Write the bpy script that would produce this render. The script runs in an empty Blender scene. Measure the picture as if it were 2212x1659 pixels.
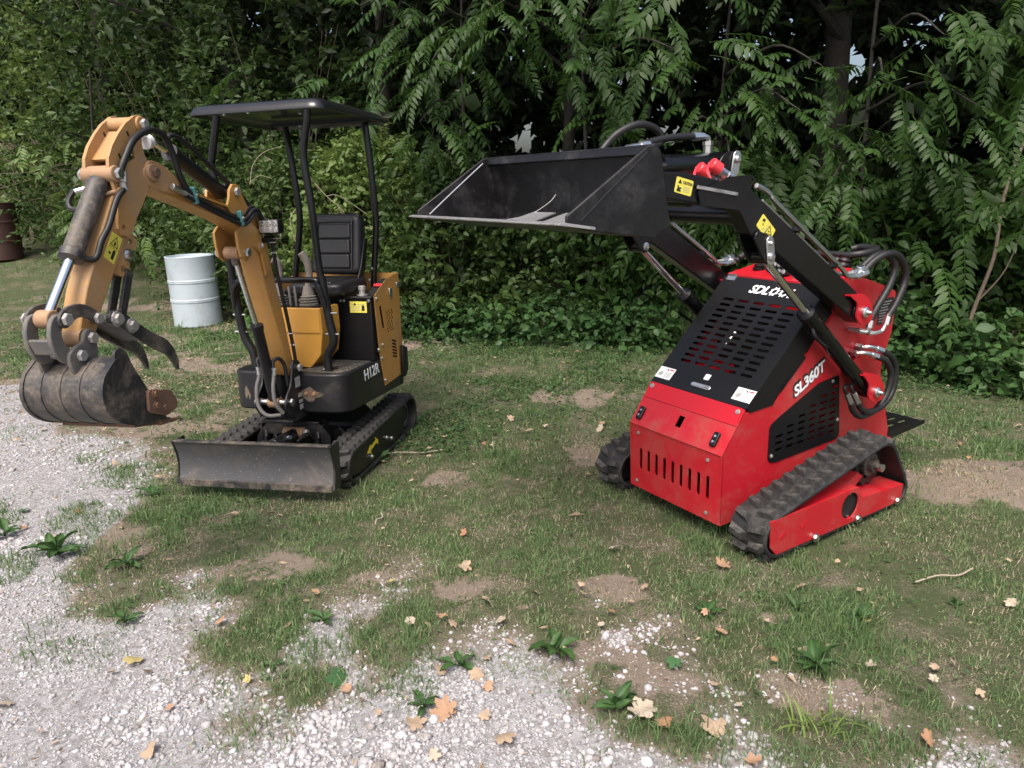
import bpy, bmesh, math, random
import numpy as np
from mathutils import Vector, Matrix, Euler

random.seed(7)
rng = np.random.default_rng(11)
S = bpy.context.scene
COL = S.collection
PI = math.pi

# ------------------------------------------------------------------ camera
TH, CAM_H, ROLL, FPX = 0.2646, 1.636, -0.0183, 1568.0
fw = Vector((0, math.cos(TH), -math.sin(TH)))
up = Vector((0, math.sin(TH), math.cos(TH)))
rt = Vector((1, 0, 0))
rt2 = math.cos(ROLL) * rt + math.sin(ROLL) * up
up2 = -math.sin(ROLL) * rt + math.cos(ROLL) * up
cd = bpy.data.cameras.new('camera')
cam = bpy.data.objects.new('camera', cd)
COL.objects.link(cam)
m = Matrix((rt2, up2, -fw)).transposed().to_4x4()
m.translation = Vector((0, 0, CAM_H))
cam.matrix_world = m
cd.sensor_fit = 'HORIZONTAL'
cd.sensor_width = 36.0
cd.lens = FPX / 2212.0 * 36.0
cd.clip_start = 0.05
cd.clip_end = 2000
S.camera = cam

# ------------------------------------------------------------------ light
SUN_EL, SUN_AZ = math.radians(58), math.radians(200)
w = bpy.data.worlds.new('World')
S.world = w
w.use_nodes = True
nt = w.node_tree
bg = nt.nodes['Background']
sky = nt.nodes.new('ShaderNodeTexSky')
sky.sky_type = 'NISHITA'
sky.sun_disc = False
sky.sun_elevation = SUN_EL
sky.sun_rotation = SUN_AZ
sky.air_density = 1.0
sky.dust_density = 7.0
sky.ozone_density = 0.6
nt.links.new(sky.outputs[0], bg.inputs[0])
bg.inputs[1].default_value = 0.13
sd = bpy.data.lights.new('sun', 'SUN')
sd.energy = 1.4
sd.angle = math.radians(28)
sd.color = (1.0, 0.985, 0.955)
sun = bpy.data.objects.new('sun', sd)
COL.objects.link(sun)
dirv = Vector((math.sin(SUN_AZ) * math.cos(SUN_EL), math.cos(SUN_AZ) * math.cos(SUN_EL), math.sin(SUN_EL)))
sun.rotation_euler = dirv.to_track_quat('Z', 'Y').to_euler()
sun.location = dirv * 30
S.view_settings.view_transform = 'Standard'
S.view_settings.look = 'None'
S.view_settings.gamma = 1
S.view_settings.use_curve_mapping = False
S.view_settings.exposure = 0.95

# ------------------------------------------------------------------ materials
def _nodes(name):
    mt = bpy.data.materials.new(name)
    mt.use_nodes = True
    n = mt.node_tree.nodes
    return mt, n, mt.node_tree.links, n['Principled BSDF']

def _noise(n, l, scale, detail=5, rough=0.6, co='Object', dist=0.0, vscale=None):
    tc = n.new('ShaderNodeTexCoord')
    src = tc.outputs[co]
    if vscale:
        mp = n.new('ShaderNodeMapping')
        mp.inputs['Scale'].default_value = vscale
        l.new(src, mp.inputs[0])
        src = mp.outputs[0]
    t = n.new('ShaderNodeTexNoise')
    t.inputs['Scale'].default_value = scale
    t.inputs['Detail'].default_value = detail
    t.inputs['Roughness'].default_value = rough
    t.inputs['Distortion'].default_value = dist
    l.new(src, t.inputs['Vector'])
    return t.outputs['Fac']

def _ramp(n, l, src, a, b):
    r = n.new('ShaderNodeMapRange')
    r.inputs['From Min'].default_value = a
    r.inputs['From Max'].default_value = b
    l.new(src, r.inputs['Value'])
    return r.outputs[0]

def _mix(n, l, fac, a, b):
    mx = n.new('ShaderNodeMix')
    mx.data_type = 'RGBA'
    if isinstance(fac, float): mx.inputs[0].default_value = fac
    else: l.new(fac, mx.inputs[0])
    for i, c in ((6, a), (7, b)):
        if isinstance(c, tuple): mx.inputs[i].default_value = (*c, 1)
        else: l.new(c, mx.inputs[i])
    return mx.outputs[2]

def _math(n, l, op, a, b):
    q = n.new('ShaderNodeMath'); q.operation = op
    for i, c in enumerate((a, b)):
        if isinstance(c, (int, float)): q.inputs[i].default_value = c
        else: l.new(c, q.inputs[i])
    return q.outputs[0]

def mk(name, col, rough=0.5, metal=0.0, dirt=None, spots=None, bump=0.0, bscale=60, var=0.12, spec=0.5):
    """painted / worn surface: tone variation, dust cloud, small specks, fine relief"""
    mt, n, l, b = _nodes(name)
    f = _noise(n, l, 5, 4)
    c = _mix(n, l, f, tuple(x * (1 - var) for x in col), tuple(min(1, x * (1 + var)) for x in col))
    r = rough
    if dirt:
        dc, lo, hi, sc = dirt
        d = _ramp(n, l, _noise(n, l, sc, 8, 0.68, dist=0.4), lo, hi)
        d2 = _math(n, l, 'MULTIPLY', d, _ramp(n, l, _noise(n, l, sc * 9, 4, 0.7), 0.25, 0.7))
        c = _mix(n, l, d2, c, dc)
        rr = n.new('ShaderNodeMapRange')
        l.new(d2, rr.inputs['Value'])
        rr.inputs['To Min'].default_value = rough
        rr.inputs['To Max'].default_value = 0.9
        l.new(rr.outputs[0], b.inputs['Roughness'])
    else:
        r0 = n.new('ShaderNodeMapRange')
        l.new(_noise(n, l, 14, 4), r0.inputs['Value'])
        r0.inputs['To Min'].default_value = max(0.03, rough - 0.08)
        r0.inputs['To Max'].default_value = min(1, rough + 0.1)
        l.new(r0.outputs[0], b.inputs['Roughness'])
    if spots:
        sc2, sc, thr = spots
        s = _ramp(n, l, _noise(n, l, sc, 3, 0.8), thr, thr + 0.03)
        c = _mix(n, l, s, c, sc2)
    l.new(c, b.inputs['Base Color'])
    b.inputs['Metallic'].default_value = metal
    b.inputs['Specular IOR Level'].default_value = spec
    if bump:
        bp = n.new('ShaderNodeBump')
        bp.inputs['Strength'].default_value = bump
        bp.inputs['Distance'].default_value = 0.004
        l.new(_noise(n, l, bscale, 6, 0.65), bp.inputs['Height'])
        l.new(bp.outputs[0], b.inputs['Normal'])
    return mt

def leafmat(name, c0, c1, trans=0.35, rough=0.5):
    mt, n, l, b = _nodes(name)
    at = n.new('ShaderNodeAttribute'); at.attribute_name = 'tint'
    oi = n.new('ShaderNodeObjectInfo')
    f = _math(n, l, 'ADD', _math(n, l, 'MULTIPLY', at.outputs['Fac'], 0.75), _math(n, l, 'MULTIPLY', oi.outputs['Random'], 0.25))
    c = _mix(n, l, f, c0, c1)
    l.new(c, b.inputs['Base Color'])
    b.inputs['Roughness'].default_value = rough
    b.inputs['Specular IOR Level'].default_value = 0.35
    if trans:
        t = n.new('ShaderNodeBsdfTranslucent')
        hs = n.new('ShaderNodeHueSaturation')
        hs.inputs['Value'].default_value = 1.3
        hs.inputs['Hue'].default_value = 0.485
        l.new(c, hs.inputs['Color']); l.new(hs.outputs[0], t.inputs[0])
        ms = n.new('ShaderNodeMixShader'); ms.inputs[0].default_value = trans
        l.new(b.outputs[0], ms.inputs[1]); l.new(t.outputs[0], ms.inputs[2])
        l.new(ms.outputs[0], n['Material Output'].inputs[0])
    return mt

M = {}
DUST = (0.27, 0.20, 0.13); CLAY = (0.30, 0.19, 0.11)
M['yellow'] = mk('orange_yellow_paint', (0.42, 0.218, 0.058), 0.42, dirt=((0.26, 0.17, 0.10), 0.46, 0.74, 4.0), bump=0.10, bscale=35)
M['yellow_dirty'] = mk('dusty_orange_yellow_paint', (0.41, 0.225, 0.080), 0.55, dirt=((0.31, 0.215, 0.135), 0.38, 0.60, 5.0), bump=0.15, bscale=45)
M['yellow_clean'] = mk('clean_orange_yellow_paint', (0.48, 0.245, 0.045), 0.38, bump=0.05, bscale=300)
M['black'] = mk('black_gloss_paint', (0.005, 0.005, 0.006), 0.22, spec=0.4)
M['black_matt'] = mk('black_satin_paint', (0.007, 0.007, 0.008), 0.38, bump=0.08, bscale=260, spec=0.32)
M['black_dusty'] = mk('dusty_black_paint', (0.009, 0.009, 0.011), 0.40, dirt=((0.12, 0.105, 0.09), 0.55, 0.9, 3.5), spots=((0.26, 0.24, 0.22), 70, 0.74), bump=0.1)
M['black_worn'] = mk('muddy_worn_black_steel', (0.022, 0.023, 0.027), 0.40, dirt=((0.20, 0.165, 0.125), 0.42, 0.62, 7.0), spots=((0.24, 0.20, 0.16), 38, 0.68), bump=0.5, bscale=40)
M['blade'] = mk('dusty_scratched_blade_steel', (0.060, 0.061, 0.066), 0.5, dirt=((0.17, 0.135, 0.105), 0.50, 0.74, 5.0), spots=((0.36, 0.36, 0.37), 75, 0.66), bump=0.3, bscale=50)
M['deck_top'] = mk('dusty_rubber_deck', (0.035, 0.034, 0.033), 0.7, dirt=((0.25, 0.20, 0.15), 0.42, 0.7, 6.0), bump=0.4)
M['rubber'] = mk('dusty_track_rubber', (0.014, 0.014, 0.015), 0.6, dirt=((0.11, 0.10, 0.09), 0.46, 0.8, 7.0), bump=0.4, bscale=90)
M['lug_top'] = mk('scuffed_tread_top', (0.030, 0.029, 0.028), 0.70, dirt=((0.24, 0.215, 0.185), 0.48, 0.74, 18.0), bump=0.5, bscale=80)
M['canopy'] = mk('glossy_black_canopy_plastic', (0.010, 0.010, 0.012), 0.20, spec=0.6)
M['rubber_lug'] = mk('worn_tread_rubber', (0.026, 0.026, 0.026), 0.65, dirt=((0.26, 0.23, 0.20), 0.44, 0.74, 11.0), bump=0.6, bscale=70)
M['hose'] = mk('black_hydraulic_hose', (0.010, 0.010, 0.011), 0.5, bump=0.1)
M['hose_grey'] = mk('dusty_grey_hose', (0.11, 0.105, 0.10), 0.6)
M['chrome'] = mk('bright_chrome_rod', (0.72, 0.73, 0.75), 0.12, 1.0)
M['zinc'] = mk('zinc_plated_steel', (0.62, 0.63, 0.63), 0.32, 1.0)
M['zinc_dusty'] = mk('dusty_zinc_bolt', (0.42, 0.41, 0.40), 0.45, 0.6, dirt=(CLAY, 0.5, 0.8, 30))
M['rust'] = mk('rusty_steel', (0.16, 0.085, 0.05), 0.75, dirt=((0.08, 0.06, 0.05), 0.4, 0.6, 12), bump=0.4)
M['tan'] = mk('mud_covered_steel', (0.34, 0.21, 0.12), 0.7, dirt=((0.15, 0.10, 0.07), 0.5, 0.72, 9), bump=0.3)
M['bucket_paint'] = mk('scuffed_black_bucket_paint', (0.008, 0.008, 0.009), 0.40, dirt=((0.045, 0.045, 0.047), 0.46, 0.70, 7.0), spots=((0.10, 0.10, 0.10), 42, 0.76), bump=0.15, bscale=60, spec=0.35)
M['mud'] = mk('dried_mud_splash', (0.13, 0.105, 0.075), 0.85, dirt=((0.02, 0.02, 0.02), 0.45, 0.6, 30))
M['grey_link'] = mk('dusty_grey_link_steel', (0.10, 0.098, 0.094), 0.6, dirt=((0.24, 0.20, 0.15), 0.42, 0.7, 8), bump=0.3)
M['red'] = mk('red_paint', (0.46, 0.010, 0.020), 0.33, var=0.05, bump=0.05, bscale=220)
M['red_dusty'] = mk('dusty_red_paint', (0.44, 0.011, 0.021), 0.40, var=0.06, dirt=((0.27, 0.12, 0.09), 0.44, 0.80, 5.0), spots=((0.20, 0.02, 0.02), 60, 0.76), bump=0.10, bscale=90)
M['red_plastic'] = mk('red_plastic', (0.72, 0.045, 0.06), 0.35)
M['sticker_y'] = mk('yellow_sticker', (0.74, 0.66, 0.10), 0.4, var=0.04)
M['sticker_w'] = mk('white_sticker', (0.72, 0.73, 0.74), 0.4, var=0.04)
M['white'] = mk('white_print', (0.82, 0.83, 0.85), 0.45, var=0.03)
M['ink'] = mk('black_print', (0.02, 0.02, 0.02), 0.5)
M['ink_grey'] = mk('grey_print', (0.33, 0.33, 0.32), 0.5)
M['yellow_print'] = mk('bright_yellow_print', (0.80, 0.62, 0.05), 0.45)
M['vinyl'] = mk('black_seat_vinyl', (0.011, 0.011, 0.012), 0.38, bump=0.25, bscale=400)
M['boot'] = mk('grey_rubber_boot', (0.12, 0.11, 0.10), 0.75, dirt=((0.24, 0.20, 0.16), 0.4, 0.7, 9), bump=0.3)
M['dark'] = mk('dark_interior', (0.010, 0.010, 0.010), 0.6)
M['lens'] = mk('clear_lamp_lens', (0.55, 0.56, 0.57), 0.08, 0.75)
M['teal'] = mk('teal_clamp_plastic', (0.06, 0.20, 0.19), 0.45)
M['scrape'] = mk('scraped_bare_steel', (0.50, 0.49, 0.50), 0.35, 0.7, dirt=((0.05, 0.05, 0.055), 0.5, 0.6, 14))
M['barrel'] = mk('pale_blue_barrel_plastic', (0.43, 0.495, 0.55), 0.42, dirt=((0.20, 0.18, 0.14), 0.50, 0.78, 3.0), var=0.07, bump=0.3, bscale=9)
M['barrel_red'] = mk('dark_red_rusty_drum', (0.055, 0.022, 0.02), 0.6, dirt=((0.045, 0.03, 0.022), 0.45, 0.65, 5), bump=0.2)
M['bark'] = mk('tree_bark', (0.026, 0.022, 0.018), 0.9, dirt=((0.045, 0.042, 0.036), 0.45, 0.7, 9), bump=0.9, bscale=30)
M['bark_pale'] = mk('pale_sapling_bark', (0.22, 0.17, 0.13), 0.85, bump=0.5)
M['twig'] = mk('dead_pale_twig', (0.32, 0.27, 0.21), 0.85)
M['twig_dark'] = mk('brown_brush_twig', (0.17, 0.13, 0.10), 0.9)
M['leaf_tree'] = leafmat('walnut_leaf', (0.013, 0.040, 0.009), (0.056, 0.115, 0.022))
M['leaf_bush'] = leafmat('shrub_leaf', (0.017, 0.043, 0.012), (0.088, 0.145, 0.036))
M['leaf_light'] = leafmat('pale_shrub_leaf', (0.046, 0.100, 0.026), (0.17, 0.245, 0.062))
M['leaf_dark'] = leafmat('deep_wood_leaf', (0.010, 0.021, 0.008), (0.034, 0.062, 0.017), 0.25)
M['leaf_weed'] = leafmat('weed_leaf', (0.018, 0.056, 0.016), (0.075, 0.150, 0.042), 0.25)
M['grass'] = leafmat('lawn_grass', (0.050, 0.130, 0.036), (0.23, 0.30, 0.14), 0.3, 0.6)
M['straw'] = leafmat('dead_grass', (0.20, 0.165, 0.11), (0.50, 0.44, 0.32), 0.15, 0.8)
M['tallgrass'] = leafmat('tall_grass', (0.030, 0.060, 0.022), (0.085, 0.125, 0.045), 0.3)

# ------------------------------------------------------------------ mesh helpers
def newobj(name, me, mat, parent=None):
    o = bpy.data.objects.new(name, me)
    if mat is not None and not me.materials: me.materials.append(mat)
    COL.objects.link(o)
    if parent is not None: o.parent = parent
    return o

def tag(o, label=None, cat=None, group=None, kind=None):
    if label: o['label'] = label
    if cat: o['category'] = cat
    if group: o['group'] = group
    if kind: o['kind'] = kind
    return o

def empty(name, loc=(0, 0, 0), rot=(0, 0, 0), label=None, cat=None, group=None):
    o = bpy.data.objects.new(name, None)
    COL.objects.link(o)
    o.location = loc; o.rotation_euler = rot
    o.empty_display_size = 0.1
    return tag(o, label, cat, group)

def crom(pts, n=6):
    """Catmull-Rom resample"""
    p = [Vector(q) for q in pts]
    if len(p) < 3: return p
    out = []
    for i in range(len(p) - 1):
        a = p[i - 1] if i else p[0] * 2 - p[1]
        b, c = p[i], p[i + 1]
        d = p[i + 2] if i + 2 < len(p) else p[-1] * 2 - p[-2]
        for k in range(n):
            t = k / n
            out.append(0.5 * ((2 * b) + (c - a) * t + (2 * a - 5 * b + 4 * c - d) * t * t + (3 * b - a - 3 * c + d) * t ** 3))
    out.append(p[-1])
    return out

class MB:
    def __init__(s): s.v = []; s.f = []
    def add(s, vs, fs):
        o = len(s.v)
        s.v += [tuple(v) for v in vs]
        s.f += [tuple(i + o for i in f) for f in fs]
        return s
    def ext(s, prof, a, b, ax='x'):
        n = len(prof)
        def P(p, t):
            return (t, p[0], p[1]) if ax == 'x' else ((p[0], t, p[1]) if ax == 'y' else (p[0], p[1], t))
        vs = [P(p, a) for p in prof] + [P(p, b) for p in prof]
        fs = [tuple(range(n))[::-1], tuple(range(n, 2 * n))]
        fs += [(i, (i + 1) % n, n + (i + 1) % n, n + i) for i in range(n)]
        return s.add(vs, fs)
    def box(s, x0, x1, y0, y1, z0, z1):
        return s.ext([(x0, y0), (x1, y0), (x1, y1), (x0, y1)], z0, z1, 'z')
    def obox(s, c, sx, sy, sz, rot):
        R = rot if isinstance(rot, Matrix) else Euler(rot).to_matrix()
        vs = [Vector(c) + R @ Vector((i * sx / 2, j * sy / 2, k * sz / 2)) for k in (-1, 1) for i, j in ((-1, -1), (1, -1), (1, 1), (-1, 1))]
        return s.add(vs, [(3, 2, 1, 0), (4, 5, 6, 7), (0, 1, 5, 4), (1, 2, 6, 5), (2, 3, 7, 6), (3, 0, 4, 7)])
    def rings(s, ringlist, cap=True, closed=False):
        n = len(ringlist[0]); vs = [v for r in ringlist for v in r]; fs = []
        R = len(ringlist)
        for k in range(R if closed else R - 1):
            k2 = (k + 1) % R
            fs += [(k * n + i, k * n + (i + 1) % n, k2 * n + (i + 1) % n, k2 * n + i) for i in range(n)]
        if cap and not closed:
            fs += [tuple(range(n))[::-1], tuple((R - 1) * n + i for i in range(n))]
        return s.add(vs, fs)
    def cyl(s, p0, p1, r0, r1=None, n=16):
        p0, p1 = Vector(p0), Vector(p1); r1 = r0 if r1 is None else r1
        d = (p1 - p0).normalized(); a = d.orthogonal().normalized(); b = d.cross(a)
        ring = lambda p, r: [p + r * (math.cos(2 * PI * i / n) * a + math.sin(2 * PI * i / n) * b) for i in range(n)]
        return s.rings([ring(p0, r0), ring(p1, r1)])
    def lathe(s, prof, p0, d, n=24):
        """prof: list of (distance along d, radius)"""
        p0, d = Vector(p0), Vector(d).normalized(); a = d.orthogonal().normalized(); b = d.cross(a)
        return s.rings([[p0 + d * t + r * (math.cos(2 * PI * i / n) * a + math.sin(2 * PI * i / n) * b) for i in range(n)] for t, r in prof])
    def tube(s, pts, r, n=8, sm=6, rib=0):
        p = crom(pts, sm) if sm else [Vector(q) for q in pts]
        R = r if isinstance(r, (list, tuple)) else None
        t = (p[1] - p[0]).normalized(); a = t.orthogonal().normalized(); rings = []
        for i, q in enumerate(p):
            t = (p[min(i + 1, len(p) - 1)] - p[max(i - 1, 0)]).normalized()
            a = (a - t * a.dot(t)).normalized(); b = t.cross(a)
            rr = R[0] + (R[1] - R[0]) * i / (len(p) - 1) if R else r
            if rib and i % 2: rr *= 1 + rib
            rings.append([q + rr * (math.cos(2 * PI * k / n) * a + math.sin(2 * PI * k / n) * b) for k in range(n)])
        return s.rings(rings)
    def bolt(s, p, d, r=0.008, h=0.007):
        p, d = Vector(p), Vector(d).normalized()
        s.cyl(p, p + d * h * 0.3, r * 1.45, n=10)
        return s.cyl(p, p + d * h, r, n=6)
    def build(s, name, mat, parent=None, bevel=0.0, seg=2, X=None, ang=32, label=None):
        vs = s.v if X is None else [tuple(X @ Vector(v)) for v in s.v]
        me = bpy.data.meshes.new(name)
        me.from_pydata(vs, [], s.f)
        bm = bmesh.new(); bm.from_mesh(me)
        bmesh.ops.recalc_face_normals(bm, faces=bm.faces)
        bm.to_mesh(me); bm.free()
        me.polygons.foreach_set('use_smooth', [True] * len(me.polygons))
        me.set_sharp_from_angle(angle=math.radians(ang))
        o = newobj(name, me, M[mat] if isinstance(mat, str) else mat, parent)
        if bevel:
            b = o.modifiers.new('bevel', 'BEVEL')
            b.width = bevel; b.segments = seg; b.limit_method = 'ANGLE'; b.angle_limit = math.radians(38)
            b.harden_normals = False
        if label: o['label'] = label
        return o

def fillet(poly, r, n=4):
    """round the corners of a 2d polygon; r a number or one per corner"""
    out = []; N = len(poly)
    for i in range(N):
        p = Vector(poly[i]); a = Vector(poly[i - 1]); b = Vector(poly[(i + 1) % N])
        ri = r[i] if isinstance(r, (list, tuple)) else r
        u, v = (a - p), (b - p)
        ri = min(ri, u.length * 0.48, v.length * 0.48)
        if ri < 1e-5: out.append(tuple(p)); continue
        u = p + u.normalized() * ri; v = p + v.normalized() * ri
        for k in range(n + 1):
            t = k / n
            out.append(tuple((1 - t) ** 2 * u + 2 * t * (1 - t) * p + t * t * v))
    return out

def stadium(c, L, W, ang=0, n=5):
    """slot outline, long axis along ang"""
    r = W / 2; h = L / 2 - r; pts = []
    for sgn in (1, -1):
        for k in range(n + 1):
            t = -PI / 2 + PI * k / n
            pts.append((sgn * h + sgn * r * math.cos(t), sgn * r * math.sin(t)))
    ca, sa = math.cos(ang), math.sin(ang)
    return [(c[0] + ca * x - sa * y, c[1] + sa * x + ca * y) for x, y in pts]

def circ(c, r, n=20): return [(c[0] + r * math.cos(2 * PI * k / n), c[1] + r * math.sin(2 * PI * k / n)) for k in range(n)]

def frame(o, u, v):
    o, u, v = Vector(o), Vector(u).normalized(), Vector(v)
    w_ = u.cross(v).normalized(); v = w_.cross(u)
    X = Matrix((u, v, w_)).transposed().to_4x4(); X.translation = o
    return X

def curve_mesh(cu):
    ob = bpy.data.objects.new('tmp', cu)
    me = bpy.data.meshes.new_from_object(ob)
    bpy.data.objects.remove(ob); bpy.data.curves.remove(cu)
    return me

def strip(mb, pts, o0, o1, cen, x0, x1):
    """band following a curve in the y-z plane, from offset o0 to o1 away from its centre"""
    rs = []
    for p in pts:
        d = (np.array(p) - cen); d = d / np.linalg.norm(d); a, b_ = p + d * o0, p + d * o1
        rs.append([(x0, *a), (x1, *a), (x1, *b_), (x0, *b_)])
    return mb.rings(rs)

def holed(name, outer, holes, thick, X, mat, parent, bevel=0.0):
    """flat plate with openings; front face on the frame's plane, thickness behind it"""
    cu = bpy.data.curves.new(name, 'CURVE'); cu.dimensions = '2D'; cu.fill_mode = 'BOTH'; cu.extrude = thick / 2
    for pl in [outer] + list(holes):
        sp = cu.splines.new('POLY'); sp.points.add(len(pl) - 1)
        for i, q in enumerate(pl): sp.points[i].co = (q[0], q[1], 0, 1)
        sp.use_cyclic_u = True
    me = curve_mesh(cu)
    me.transform(X @ Matrix.Translation((0, 0, -thick / 2)))
    me.name = name; me.materials.clear()
    me.polygons.foreach_set('use_smooth', [False] * len(me.polygons))
    return newobj(name, me, M[mat], parent)

def lettering(name, txt, wdt, hgt, X, mat, parent, shear=0.0, offset=0.0, extrude=0.001, lift=0.0, space=1.0):
    cu = bpy.data.curves.new(name, 'FONT'); cu.body = txt; cu.size = 1; cu.shear = shear
    cu.offset = offset; cu.extrude = 0.01; cu.space_character = space; cu.resolution_u = 3
    me = curve_mesh(cu)
    co = np.empty(len(me.vertices) * 3); me.vertices.foreach_get('co', co); co = co.reshape(-1, 3)
    lo, hi = co.min(0), co.max(0)
    pad = offset
    co[:, 0] = (co[:, 0] - lo[0]) / (hi[0] - lo[0]) * wdt
    co[:, 1] = (co[:, 1] - lo[1]) / (hi[1] - lo[1]) * hgt
    co[:, 2] = np.where(co[:, 2] > 0, extrude + lift, 0.0)
    me.vertices.foreach_set('co', co.ravel()); me.transform(X); me.name = name
    me.materials.clear()
    return newobj(name, me, M[mat], parent)

def arrmesh(name, V, F, mat, tint=None, smooth=False):
    """fast mesh from numpy: V (n,3), F (m,3) or (m,4) or list of both"""
    me = bpy.data.meshes.new(name)
    Fs = F if isinstance(F, list) else [F]
    nl = sum(f.size for f in Fs); npoly = sum(len(f) for f in Fs)
    me.vertices.add(len(V)); me.vertices.foreach_set('co', np.ascontiguousarray(V, dtype=np.float32).ravel())
    me.loops.add(nl); me.polygons.add(npoly)
    me.loops.foreach_set('vertex_index', np.concatenate([f.ravel() for f in Fs]).astype(np.int32))
    tot = np.concatenate([np.full(len(f), f.shape[1]) for f in Fs])
    st = np.concatenate([[0], np.cumsum(tot)[:-1]])
    me.polygons.foreach_set('loop_start', st.astype(np.int32))
    me.polygons.foreach_set('loop_total', tot.astype(np.int32))
    if smooth: me.polygons.foreach_set('use_smooth', np.ones(npoly, bool))
    me.update(calc_edges=True)
    if tint is not None:
        a = me.attributes.new('tint', 'FLOAT', 'POINT'); a.data.foreach_set('value', tint.astype(np.float32))
    me.materials.append(mat)
    return me

def vnoise(x, y, seed=0):
    """smooth value noise in 0..1"""
    x = np.asarray(x, float); y = np.asarray(y, float)
    xi, yi = np.floor(x).astype(np.int64), np.floor(y).astype(np.int64); fx, fy = x - xi, y - yi
    fx = fx * fx * (3 - 2 * fx); fy = fy * fy * (3 - 2 * fy)
    def h(a, b):
        q = (a * 374761393 + b * 668265263 + seed * 974711) & 0xffffffff
        q = ((q ^ (q >> 13)) * 1274126177) & 0xffffffff
        return ((q ^ (q >> 16)) & 0xffff) / 65535.0
    return (h(xi, yi) * (1 - fx) + h(xi + 1, yi) * fx) * (1 - fy) + (h(xi, yi + 1) * (1 - fx) + h(xi + 1, yi + 1) * fx) * fy

def fbm(x, y, seed=0, o=4):
    s = 0; a = 0.5; t = 0
    for k in range(o):
        s = s + a * vnoise(x * 2 ** k, y * 2 ** k, seed + k); t += a; a *= 0.5
    return s / t

def sst(a, b, x):
    t = np.clip((x - a) / (b - a), 0, 1); return t * t * (3 - 2 * t)
# ------------------------------------------------------------------ machine poses (world)
def pose(x, y, yaw, tx, ty):
    return Vector((x, y, 0)), (tx, ty, yaw)
EX_LOC, EX_ROT = pose(-1.4451, 3.7664, -0.1824, -0.0331, -0.0094)
LO_LOC, LO_ROT = pose(0.8011, 3.3855, -1.0107, 0.0247, 0.0005)
def mat4(loc, rot):
    X = Euler(rot).to_matrix().to_4x4(); X.translation = loc; return X
EXM, LOM = mat4(EX_LOC, EX_ROT), mat4(LO_LOC, LO_ROT)

# ------------------------------------------------------------------ ground shape and cover
def gz(x, y):
    """height of the ground: level yard, gentle stands under both machines, rise at the back left"""
    x = np.asarray(x, float); y = np.asarray(y, float)
    def stand(Xm, c, off, rad):
        n = Xm.to_3x3() @ Vector((0, 0, 1)); o = Xm @ Vector((0, 0, off)); p = Xm @ Vector(c)
        z = o.z - (n.x * (x - o.x) + n.y * (y - o.y)) / n.z
        return z, np.exp(-(((x - p.x) ** 2 + (y - p.y) ** 2) / rad ** 2) ** 2)
    z1, w1 = stand(EXM, (0, .75, 0), -0.047, 1.15)
    z2, w2 = stand(LOM, (0, .6, 0), -0.016, 1.05)
    base = 0.15 * np.where(y > 9, np.sqrt((y - 9) ** 2 + .6) - .775, 0) * sst(-1.0, -6.0, x)
    base = base + 0.03 * (fbm(x * .5, y * .5, 5) - .5) + 0.02 * (fbm(x * 2.2, y * 2.2, 8, 3) - .5) * np.exp(-(x * x + y * y) / 150)
    q = np.sqrt(((x - 2.75) / .62) ** 2 + ((y - 3.72) / .36) ** 2)      # low heap of loose earth right of the loader
    base = base + .085 * sst(1.15, .35, q + .5 * (fbm(x * 5, y * 5, 13, 3) - .5)) * (1 + .5 * (fbm(x * 14, y * 14, 14, 2) - .5)) + .012 * sst(1.1, .6, q) * np.sin(38 * (x * .8 + y * .6) + 3 * fbm(x * 3, y * 3, 15))
    w0 = np.clip(1 - w1 - w2, 0, 1)
    return (w0 * base + w1 * z1 + w2 * z2) / (w0 + w1 + w2)

GX = np.array([-9, -4.7, -2.9, -2.1, -2.04, -1.8, -1.1, -.7, -.27, .12, .45, .65, .82, 1.6, 3])
GY = np.array([9.2, 6.5, 4.75, 3.95, 3.1, 2.85, 2.52, 2.5, 2.36, 2.08, 1.94, 1.80, 1.66, 1.3, .8])
def gravel(x, y):
    """0 grass .. 1 gravel drive"""
    yb = np.interp(x, GX, GY)
    d = yb - y
    n = fbm(x * 1.3 + 3, y * 1.6, 21) - .5; n2 = fbm(x * 4.2, y * 4.2, 31, 3) - .5
    return sst(-.16, .30, d * .62 + n * .8 + n2 * .75)

DIRT = [(-1.05, 2.95, .34, .13), (-.62, 2.85, .2, .1), (-.25, 2.72, .2, .11), (.05, 2.62, .14, .08), (.63, 2.45, .32, .12), (1.05, 2.05, .34, .12), (.42, 2.72, .2, .1),
        (2.75, 3.72, .62, .36), (2.3, 3.55, .3, .2), (-3.3, 5.7, 1.1, .55), (-2.7, 6.8, 1.3, .35), (-2.6, 5.1, .5, .4), (-4.6, 8.2, 1.0, .4), (-5.5, 10.2, 1.2, .4), (-3.6, 8.9, .7, .3), (.5, 2.12, .22, .08), (-.3, 4.0, .25, .12), (-2.05, 3.3, .5, .16), (-2.9, 4.6, .6, .3), (1.0, 2.5, .16, .07), (.7, 5.6, .5, .25), (-1.5, 7.7, .8, .3), (-3.4, 7.2, .8, .35), (.1, 3.3, .18, .08), (.55, 4.3, .4, .2), (.25, 2.3, .2, .08)]
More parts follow.
